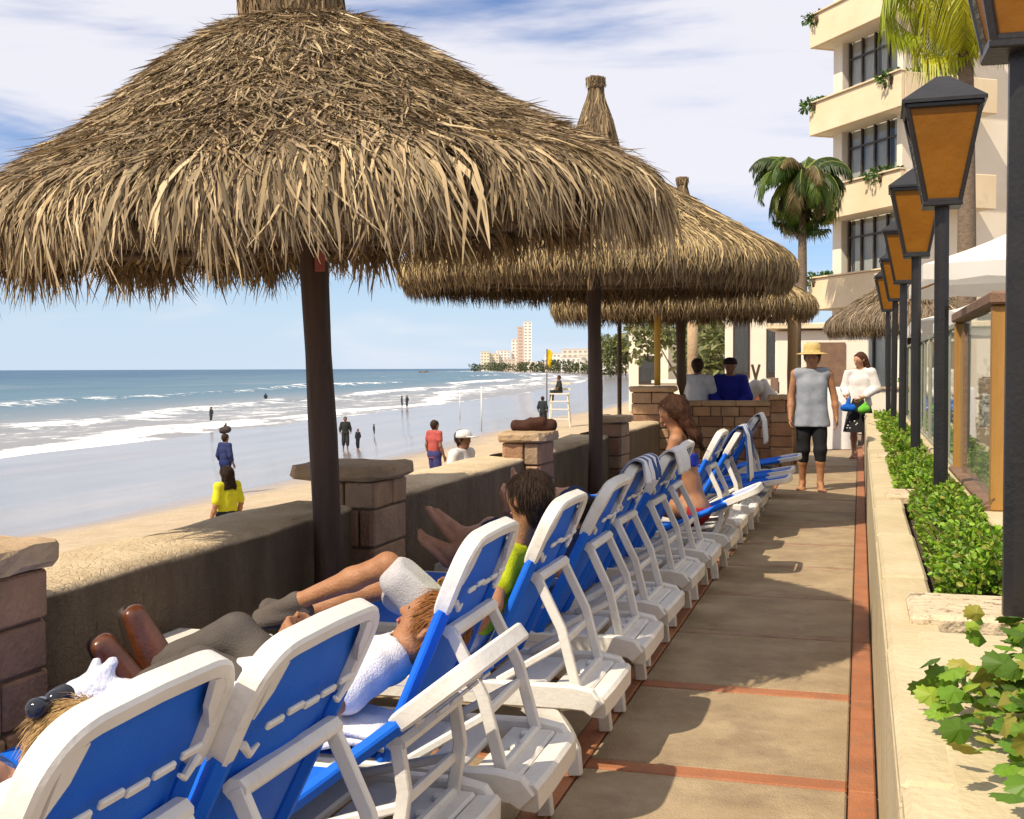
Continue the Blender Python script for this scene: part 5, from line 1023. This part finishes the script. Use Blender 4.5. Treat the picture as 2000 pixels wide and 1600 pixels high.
# posts around the pavilion
M_ypost = mat('yellow painted post', (.58, .36, .05), (.48, .28, .04), 6, .55, .3, 30, stretch=(1, 1, .2)); M_tanpost = mat('tan wooden post', (.36, .23, .10), (.28, .17, .07), 6, .7, .4, 30, stretch=(1, 1, .15))
for nm, lb, x, y, z0, z1, r, mm in [('wooden_post', 'yellow post standing on the taller corner pillar', -2.78, 16.74, 1.25, 2.32, .045, M_ypost), ('wooden_post', 'tan wooden post from floor to thatch just left of the walking man', -1.0, 18.6, 0, 2.32, .08, M_tanpost),
                                    ('wooden_post', 'thin brown post left of the yellow post', -3.7, 18.6, -1, 2.3, .035, M_beam), ('wooden_post', 'pale grey post behind the person in the grey shirt', -2.75, 20.2, -.9, 2.3, .09, M_cap), ('wooden_post', 'dark post under the far right rim of the third umbrella', -1.05, 21.0, 0, 2.4, .07, M_beam)]:
    o = MB().tube([(0, 0, z0+(z1-z0)*t/5) for t in range(6)], [r*(1+.05*math.sin(t*3+x)) for t in range(6)], 10).build(nm, mm, None, True, (x, y, 0)); tag(o, lb, 'post')
# towel stand, blue bags, loungers beyond
ts = thing('towel_stand', 'white cloth covered stand behind the walking man', 'stand', (-.45, 22.3, 0)); V = []
n_ = 24
for z, s in ((0.02, 1.12), (.5, 1.05), (1.08, 1.0), (1.14, .93)):
    for i in range(n_):
        a = 2*math.pi*i/n_; q = 1/max(abs(math.cos(a)), abs(math.sin(a))); w = 1+.05*math.sin(a*9)*(1.14-z); V.append((.27*math.cos(a)*q*s*w, .22*math.sin(a)*q*s*w, z))
mk('cloth', V, [(j*n_+i, j*n_+(i+1) % n_, (j+1)*n_+(i+1) % n_, (j+1)*n_+i) for j in range(3) for i in range(n_)]+[tuple(3*n_+i for i in range(n_))], M_towel, ts, True); MB().box((0, 0, .55), (.44, .36, 1.1)).build('frame', M_grey, ts)
blob('shoulder_bag', 'bright blue bag carried in front of the woman in white', 'bag', (-.18, 19.62, .88), [((-.06, 0, -.03), (.06, 0, -.03), .06, .06), ((0, 0, .05), (0, 0, .12), .04, .015)], cloth('bright blue bag cloth', (.01, .12, .55)), .015)
blob('beach_ball', 'green bundle held by the woman in white', 'bundle', (.06, 19.58, .84), [((-.03, 0, -.02), (.04, 0, .0), .065, .06), ((0, 0, .04), (.03, 0, .09), .04, .02)], cloth('lime cloth', (.15, .50, .05)), .015)
for k, (x, y, a, rz) in enumerate([(2.1, 13.2, 66, R(60)), (1.2, 22.4, 60, R(100)), (2.9, 9.6, 66, R(40)), (-.15, 24.5, 60, R(80))]):
    o = lounger(y, a, ['blue lounger beyond the glass fence behind the yellow frame', 'blue lounger behind the woman in white', 'blue lounger seen through the glass at the right edge', 'blue lounger with upright back beyond the walking man'][k], 0, rz); o.location = (x, y, .0); o['group'] = 'loungers on the hotel terrace'
# hotel-side hedge and low stuff behind the glass
for k, (x, y, lb) in enumerate([(2.6, 25.5, 'dark hedge bush under the grey thatch umbrella'), (4.8, 20.0, 'dark green bush behind the white parasols'), (1.6, 29, 'dark green bush left of the grey thatch umbrella'), (4.2, 13.5, 'green bush seen through the glass fence'), (3.4, 8.6, 'green bush behind the yellow wooden frame')]):
    g = thing('terrace_bush', lb, 'bush', (x, y, 0), 0, 'bushes on the hotel terrace'); foliage('foliage', [((0, 0, .75), (.9, .8, .75)), ((.5, .3, .5), (.7, .6, .5)), ((-.5, -.2, .6), (.6, .6, .6))], 900, .12, M_leaf, g, 90+k, [(.06, .12, .015), (.10, .19, .02), (.035, .075, .012), (.18, .22, .03)]); MB().tube([(0, 0, 0), (.02, 0, .7)], [.05, .03], 7).build('stem', M_trunk, g)
lw_ = thing('terrace_wall', 'low white terrace wall beyond the woman in white', 'wall', (2.2, 27.5, 0)); MB().box((0, 0, .5), (5, .25, 1.0), bev=.02).build('block', M_hw, lw_); MB().box((0, 0, 1.03), (5.1, .35, .06), bev=.01).build('coping', M_cap, lw_)
bh = thing('terrace_kiosk', 'pale kiosk with yellow palm fringe behind the walking man', 'kiosk', (-.9, 30.5, 0)); MB().box((0, 0, 1.2), (2.2, 2.0, 2.4), bev=.03).build('wall', M_hw, bh); MB().box((0, 0, 2.5), (2.6, 2.4, .14), bev=.02).build('roof', M_cream, bh); MB().box((.1, -1.02, 1.1), (.9, .06, 2.0)).build('door', M_brown, bh)
# ================================================================== BEYOND THE CROSS WALL
bd = thing('bundle_rack', 'white sacks leaning on crossed wooden poles beyond the cross wall', 'rack', (-1.62, 19.4, 0))
for s_ in (-1, 1): MB().tube([(s_*.34, 0, 0), (-s_*.06, .02*s_, 1.55)], .022, 7).build('pole', M_tanpost, bd, True)
sbuild('sack', [((-.24, -.08, .98), (.0, -.06, 1.18), .17, .12), ((.2, .06, 1.0), (.12, .05, 1.25), .16, .07)], cloth('pale sackcloth', (.62, .57, .52)), bd, h=.02, k=.05, wrinkle=.012, wf=25)
def shed(name, label, cat, loc, d, m, roofm, doors=2, rz=0, rf=.12, grp='low buildings behind the beach'):
    root = thing(name, label, cat, loc, rz, grp); w = MB().box((0, 0, d[2]/2), d, bev=.02).build('wall', m, root); MB().box((0, 0, d[2]+rf/2), (d[0]*1.05, d[1]*1.05, rf)).build('roof', roofm, root)
    for k in range(doors):
        x = d[0]*((k+.5)/doors-.5); f = MB().box((x, -d[1]/2-.01, d[2]*.52), (d[0]/doors*.5, .06, d[2]*.36)).build('window', M_frame, root); MB().box((x, -d[1]/2-.05, d[2]*.52), (d[0]/doors*.42, .02, d[2]*.3)).build('pane', M_wg, f)
    return root
def gz(x, y): return float(ground_z(x, y))
def tree(label, x, y, h, w, seed, pal, size=.35, n=1600, grp='trees behind the beach', sink=.0, trunkr=.12):
    root = thing('broadleaf_tree', label, 'tree', (x, y, gz(x, y)-sink), 0, grp); rn = np.random.default_rng(seed); MB().tube([(0, 0, -.3), (.05*h*.1, 0, h*.3), (0, .1, h*.6)], [trunkr, trunkr*.8, trunkr*.4], 8).build('trunk', M_trunk, root, True)
    for k in range(4): a = k*1.7+seed; MB().tube([(0, 0, h*.32), (math.cos(a)*w*.3, math.sin(a)*w*.3, h*(.5+.06*k))], [trunkr*.6, trunkr*.2], 6).build('limb', M_trunk, root, True)
    el = [((rn.normal(0, w*.28), rn.normal(0, w*.28), h*rn.uniform(.45, .85)), (w*rn.uniform(.28, .5), w*rn.uniform(.28, .5), h*rn.uniform(.13, .24))) for _ in range(9)]
    foliage('crown', el, n, size, M_leaf, root, seed, pal); return root
OLV = [(.16, .18, .07), (.22, .23, .10), (.11, .13, .05), (.27, .26, .13), (.19, .21, .06)]
TR = [(-7.2, 58, 5.0, 3.4), (-9.5, 64, 5.2, 3.6), (-8.4, 75, 5.4, 3.2), (-5.6, 55, 4.4, 2.6), (-4.4, 60, 5.2, 2.8), (-10.4, 84, 5.2, 3.4)]
for k, (x, y, h, w) in enumerate(TR): tree(['olive green tree seen just right of the third umbrella post', 'olive green tree behind the man in the blue jacket', 'grey green tree between the two posts under the third umbrella', 'green tree behind the leaning poles', 'green tree left of the pale kiosk', 'grey green tree behind the yellow post'][k], x, y, h+1.2, w, 200+k, OLV, .34, 1500)
# windbreak of tall narrow trees farther up the beach
for k in range(9):
    w = 640+random.uniform(-15, 15); px = 1178+k*15+random.uniform(-3, 3); x = (px-1680)/2300*w*.959; y = (w+x*.2835)/.959
    t = tree('tall grey green windbreak tree far up the beach', x, y, 21+random.uniform(-3, 3), 7.0, 300+k, OLV, 1.6, 600, 'windbreak trees far up the beach', 0, .4)
shed('beach_house', 'white house with small openings between the posts, far under the third umbrella', 'house', (-13.2, 78, gz(-13.2, 78)), (2.6, 4, 5.2), M_hw, M_cream, 1)
shed('beach_house', 'low pale house behind the man in the blue jacket', 'house', (-6.4, 50, gz(-6.4, 50)), (3.6, 3, 1.9), M_hw, M_hw, 2)
shed('beach_house', 'tall pale building left of the walking man', 'house', (-3.6, 46, gz(-3.6, 46)), (2.4, 4, 6.2), M_hw, M_cream, 2)
# bar counters, tables with clutter beyond the wall
M_red2 = cloth('dark red cloth', (.18, .03, .025))
for k, (x, y, c, w) in enumerate([(-2.9, 25, (.55, .50, .46), .9), (-2.1, 26.5, (.22, .06, .04), .7), (-1.5, 25, (.60, .56, .50), .8), (-3.6, 28, (.5, .45, .4), .9), (-2.4, 30, (.25, .12, .07), .8)]):
    t = thing('cafe_table', ['white clothed cafe table behind the blue jacket', 'dark red clothed cafe table beyond the cross wall', 'pale clothed cafe table by the leaning poles', 'pale cafe table farthest left beyond the cross wall', 'brown cafe table at the back'][k], 'table', (x, y, .0 if x > -2.8 else -.5), 0, 'cafe tables beyond the cross wall')
    zt = .95 if x > -2.8 else 1.5; mm = cloth('table cloth %d' % k, c); V = []
    for z, s in ((.25, 1.05), (zt-.03, 1), (zt, .97)):
        for i in range(20): a = 2*math.pi*i/20; q = 1+.06*math.sin(a*6)*(zt-z); V.append((w*.5*math.cos(a)*s*q, w*.5*math.sin(a)*s*q, z))
    mk('cloth', V, [(j*20+i, j*20+(i+1) % 20, (j+1)*20+(i+1) % 20, (j+1)*20+i) for j in range(2) for i in range(20)]+[tuple(40+i for i in range(20))], mm, t, True); MB().tube([(0, 0, -.3), (0, 0, zt-.02)], .05, 8).build('leg', M_frame, t)
def cafe_chair(x, y, z, rz, label):
    t = thing('cafe_chair', label, 'chair', (x, y, z), rz, 'cafe chairs beyond the cross wall'); mm = M_brown
    MB().box((0, 0, .45), (.42, .42, .04), bev=.01).build('seat', mm, t); MB().box((0, .2, .78), (.42, .03, .3), bev=.01).build('backrest', mm, t)
    for sx in (-1, 1):
        for sy in (-1, 1): MB().box((sx*.18, sy*.18, .23 if sy < 0 else .42), (.035, .035, .46 if sy < 0 else .84)).build('leg', mm, t)
for k, (x, y, rz) in enumerate([(-2.3, 24.2, .4), (-1.6, 26.2, 2.0), (-1.25, 24.1, -.6), (-1.3, 28.0, 1.2)]): cafe_chair(x, y, .35, rz, ['brown chair by the white clothed table', 'brown chair behind the dark red table', 'brown chair next to the walking man', 'brown chair farthest back by the tan post'][k])
MB_ = MB().box((-1.9, 26.4, .16), (2.6, 5.4, .36)); tag(MB_.build('cafe_deck', M_panel), kind='structure')
# ================================================================== ON THE BEACH
GRPB = 'people on the beach'
def beach_person(label, x, y, h, top, bottom, hairm=M_hairD, skin=None, vox=None, rz=0, sleeve=.5, legs=.62, kind='short', z=None, arms=None, skirt=False):
    s = h/1.72; d = math.hypot(x, y); v = vox or max(.013, min(.03, d*.0008)); J = standing(random.uniform(.03, .12), arms or ((.09, .03), (.09, .03)))
    I = person('person', label, J, (x, y, gz(x, y) if z is None else z), rz, skin or M_brownskin, s, v, (0, -1, 0), group=GRPB, feat=False, hands=d < 40, bare=False)
    if top: shirt(I, cloth(top[0], top[1]), sleeve, .06, .03)
    if bottom: trousers(I, cloth(bottom[0], bottom[1]), legs, .025, 'shorts', .02)
    if hairm: hair(I, hairm, kind)
    return I
J = standing(.05); I = None
JY = ((.02, .25), (.02, .25))
I = beach_person('girl in yellow shirt with long black hair behind the wall, hand raised to face', -7.95, 13.7, 1.42, ('yellow beach shirt', (.62, .60, .03)), ('dark skirt', (.03, .03, .03)), M_hairD, M_tan, .011, R(-110), .8, .55, 'long')
I = beach_person('vendor in dark blue carrying a bundle on the head, near the wet sand', -16.0, 27.5, 1.62, ('navy shirt', (.02, .03, .14)), ('navy trousers', (.02, .03, .12)), M_hairD, M_brownskin, .02, R(160), 1.5, .9)
hc = I['hc']; bl = blob('head_bundle', 'dark bundle balanced on the blue vendor\'s head', 'bundle', tuple(np.array(I['root'].location)+np.array([hc[0]*-1, -hc[1], hc[2]+.2])), [((-.08, 0, 0), (.08, 0, .03), .09, .09), ((0, 0, .08), (.03, 0, .2), .05, .02)], cloth('dark bundle cloth', (.06, .05, .05)), .02)
beach_person('adult in dark clothes walking on the wet sand beside the nearest post', -25.2, 55.2, 1.74, ('dark jacket', (.035, .04, .035)), ('dark knee trousers', (.04, .04, .04)), M_hairD, M_brownskin, .03, R(30), 1.5, .7)
beach_person('child in black wetsuit beside the adult on the wet sand', -24.6, 55.4, 1.05, ('black wetsuit', (.02, .022, .028)), ('black wetsuit', (.02, .022, .028)), M_hairD, M_tan, .025, R(-20), 1.5, .9)
I = beach_person('woman in red top and dark patterned skirt beyond the second wall stretch', -9.0, 24.4, 1.6, ('faded red top', (.42, .09, .08)), ('dark patterned skirt', (.05, .05, .16)), M_hairD, M_brownskin, .015, R(150), .5, .9)
I = beach_person('man with white cap and white shirt just behind the third pillar', -5.1, 14.9, 1.72, ('white beach shirt', (.75, .73, .70)), ('grey trousers', (.2, .19, .18)), M_hairD, M_brownskin, .011, R(75), .6, .9)
hc = I['hc']; MB().lathe([(.115, .02), (.117, .05), (.10, .10), (.055, .125), (.008, .13)], 18, tuple(hc)).build('cap', cloth('white cap', (.72, .70, .68)), I['root'], True); MB().box((hc[0], hc[1]-.14, hc[2]+.035), (.15, .12, .012), bev=.004).build('cap_peak', cloth('white cap', (.72, .7, .68)), I['root'])
for k, (px, w, h) in enumerate([(412, 112, 1.7), (519, 185, 1.7), (795, 150, 1.65), (785, 152, 1.6), (730, 80, .8), (1060, 62, 1.7)]):
    x = (px-1680)/2300*w*.959; y = (w+x*.2835)/.959
    beach_person(['dark bather standing in the foam left of the nearest post', 'tiny dark bather far out in the surf', 'right one of two tiny bathers in the surf', 'left one of two tiny bathers in the surf', 'small bather sitting low in the shallows right of the post', 'person in dark green beside the lifeguard chair'][k], x, y, h, ('bather dark %d' % k, (.03, .035, .04)), ('bather dark %d' % k, (.03, .035, .04)), M_hairD, M_brownskin, .035, random.uniform(0, 6), 1.2, .7, z=max(gz(x, y), -3.95))
# lifeguard chair
def pxw(px, w): x = (px-1680)/2300*w*.959; return x, (w+x*.2835)/.959
x, y = pxw(1094, 60); lg = thing('lifeguard_chair', 'tall white lifeguard chair on the sand seen left of the second post', 'chair', (x, y, gz(x, y)), R(10))
for sx in (-1, 1):
    for sy in (-1, 1): MB().tube([(sx*.55, sy*.5, -.1), (sx*.4, sy*.35, 1.75)], .035, 7).build('leg', M_hw, lg)
MB().box((0, 0, 1.78), (1.0, .9, .06)).build('seat', M_hw, lg)
for z in (2.0, 2.3): MB().box((0, .42, z), (1.0, .05, .12)).build('backrest', M_hw, lg)
for z in (.5, 1.0, 1.4): MB().box((0, -.46, z), (1.0, .05, .05)).build('rung', M_hw, lg)
I = person('person', 'lifeguard in dark clothes seated on the tall chair', seated(.05), (x, y, gz(x, y)+1.8), R(-60), M_brownskin, 1.0, .03, feat=False, hands=False, bare=False); shirt(I, cloth('dark jacket', (.035, .04, .035)), 1.2, .05, .03); trousers(I, cloth('dark jacket', (.035, .04, .035))); hair(I, M_hairD)
# flags and poles
def pole(label, px, w, z1, r=.03, mtl=None, flag=None):
    x, y = pxw(px, w); root = thing('beach_pole', label, 'pole', (x, y, gz(x, y)), 0, 'poles on the beach'); MB().tube([(0, 0, -.3), (.02, 0, z1)], r, 7).build('pole', mtl or M_white, root, True)
    if flag:
        V = []; nu, nv = 8, 10
        for i in range(nu+1):
            for j in range(nv+1): u, v = i/nu, j/nv; V.append((.03+.4*u*(1-.5*v), .10*math.sin(u*4+v*3)*u, z1-.02-v*1.0-.25*u*u))
        o = mk('flag', V, [(i*(nv+1)+j, (i+1)*(nv+1)+j, (i+1)*(nv+1)+j+1, i*(nv+1)+j+1) for i in range(nu) for j in range(nv)], flag, root, True); o.modifiers.new('t', 'SOLIDIFY').thickness = .01
M_yflag = cloth('yellow flag cloth', (.75, .55, .02)); add_translucent(M_yflag, .3)
pole('slim pole with yellow flag on the beach left of the second post', 1068, 75, 4.6, .035, M_beam, M_yflag); pole('bare white pole in the shallows', 940, 70, 2.6, .04); pole('thin white pole in the shallows, left one', 898, 110, 2.6, .04)
blob('cloth_bundle', 'reddish brown cloth bundle lying on the third pillar', 'bundle', (-2.74, 9.85, .97), [((-.14, 0, .03), (.16, .05, .035), .05, .06), ((.0, 0, .06), (.1, 0, .07), .04, .04)], cloth('reddish brown cloth', (.07, .032, .022)), .015)
x, y = pxw(1146, 17.5)
for k, (px, w, lb) in enumerate([(836, 1400, 'small dark rock islet on the horizon right of the nearest post')]):
    x, y = pxw(px, w); V = []; rk = thing('rock_islet', lb, 'rock', (x, y, -3.6)); sbuild('rock', [((-10, 0, 0), (9, 0, 0), 2.6, 1.8), ((-3, 0, 1), (-1, 0, 2), 2.6, 1.5)], mat('dark rock', (.08, .075, .07), (.13, .12, .11), .3, .9), rk, h=1.0, k=1.5, wrinkle=.8, wf=.8)
# ================================================================== HEADLAND TOWN
M_far = [mat('far wall %d' % i, c, rough=.9) for i, c in enumerate([(.72, .67, .58), (.82, .78, .72), (.62, .52, .42), (.78, .70, .52), (.62, .46, .38)])]
M_farwin = mat('far window', (.40, .36, .33), rough=.5)
def far_building(label, px, w, wid, dep, hgt, mi, floors, bays, z0=None):
    x, y = pxw(px, w); z = -2.0 if z0 is None else z0; root = thing('town_building', label, 'building', (x, y, z), R(16), 'buildings on the headland'); MB().box((0, 0, hgt/2), (wid, dep, hgt)).build('wall', M_far[mi], root); MB().box((0, 0, hgt+.4), (wid*1.02, dep*1.02, .8)).build('roof', M_far[2], root)
    for f in range(floors):
        for q in range(bays): MB().box((wid*((q+.5)/bays-.5), -dep/2, hgt*(f+.55)/floors), (wid/bays*.55, .5, hgt/floors*.4)).build('window', M_farwin, root)
W_ = 1900
far_building('tall white tower on the headland, right one of the pair', 1031, W_, 13, 16, 78, 1, 16, 2); far_building('tall reddish tower on the headland, left one of the pair', 1017, W_, 11, 16, 70, 4, 14, 1); far_building('pale slab beside the reddish tower on the headland', 1007, W_+8, 12, 14, 50, 1, 9, 2)
for k, (px, w, wid, hgt, mi, lb) in enumerate([(948, 1880, 14, 30, 3, 'leftmost yellowish block on the headland'), (964, 1890, 18, 27, 3, 'broad yellowish block on the headland'), (984, 1900, 22, 32, 1, 'white block left of the towers'), (996, 1860, 18, 18, 2, 'brownish low block in front of the towers'), (1046, 1840, 16, 13, 1, 'low white block right of the towers'), (1095, 1500, 40, 22, 1, 'long white hotel right of the towers'), (1128, 1300, 34, 24, 0, 'long pale hotel nearest the second post'), (1120, 1200, 26, 14, 1, 'low white building in front of the long hotels'), (1160, 1000, 24, 14, 0, 'pale low building partly behind the second post'), (1066, 1700, 20, 12, 2, 'brownish low building below the long white hotel'), (1200, 800, 18, 8, 1, 'white low building right of the second post')]):
    far_building(lb, px, w, wid, 12, hgt, mi, max(2, int(hgt/4.5)), max(3, int(wid/5)))
hr = random.Random(4)
for k in range(26):
    px = 930+k*11+hr.uniform(-4, 4); w = 1840-(k/26.)**1.3*1150-30; x, y = pxw(px, w); h = hr.uniform(9, 15)*(w/1500)**.6
    root = thing('headland_tree', 'dark green tree among the headland buildings', 'tree', (x, y, -2.5), 0, 'trees along the headland shore'); MB().tube([(0, 0, -1), (0, 0, h*.5)], [.5, .3], 6).build('trunk', M_trunk, root)
    foliage('crown', [((hr.uniform(-6, 6), 0, h*hr.uniform(.4, .6)), (hr.uniform(5, 9), 5, h*.42)) for _ in range(3)], 200, 2.2, M_leaf, root, 400+k, [(.06, .085, .03), (.10, .12, .045), (.14, .14, .06), (.04, .06, .025)])
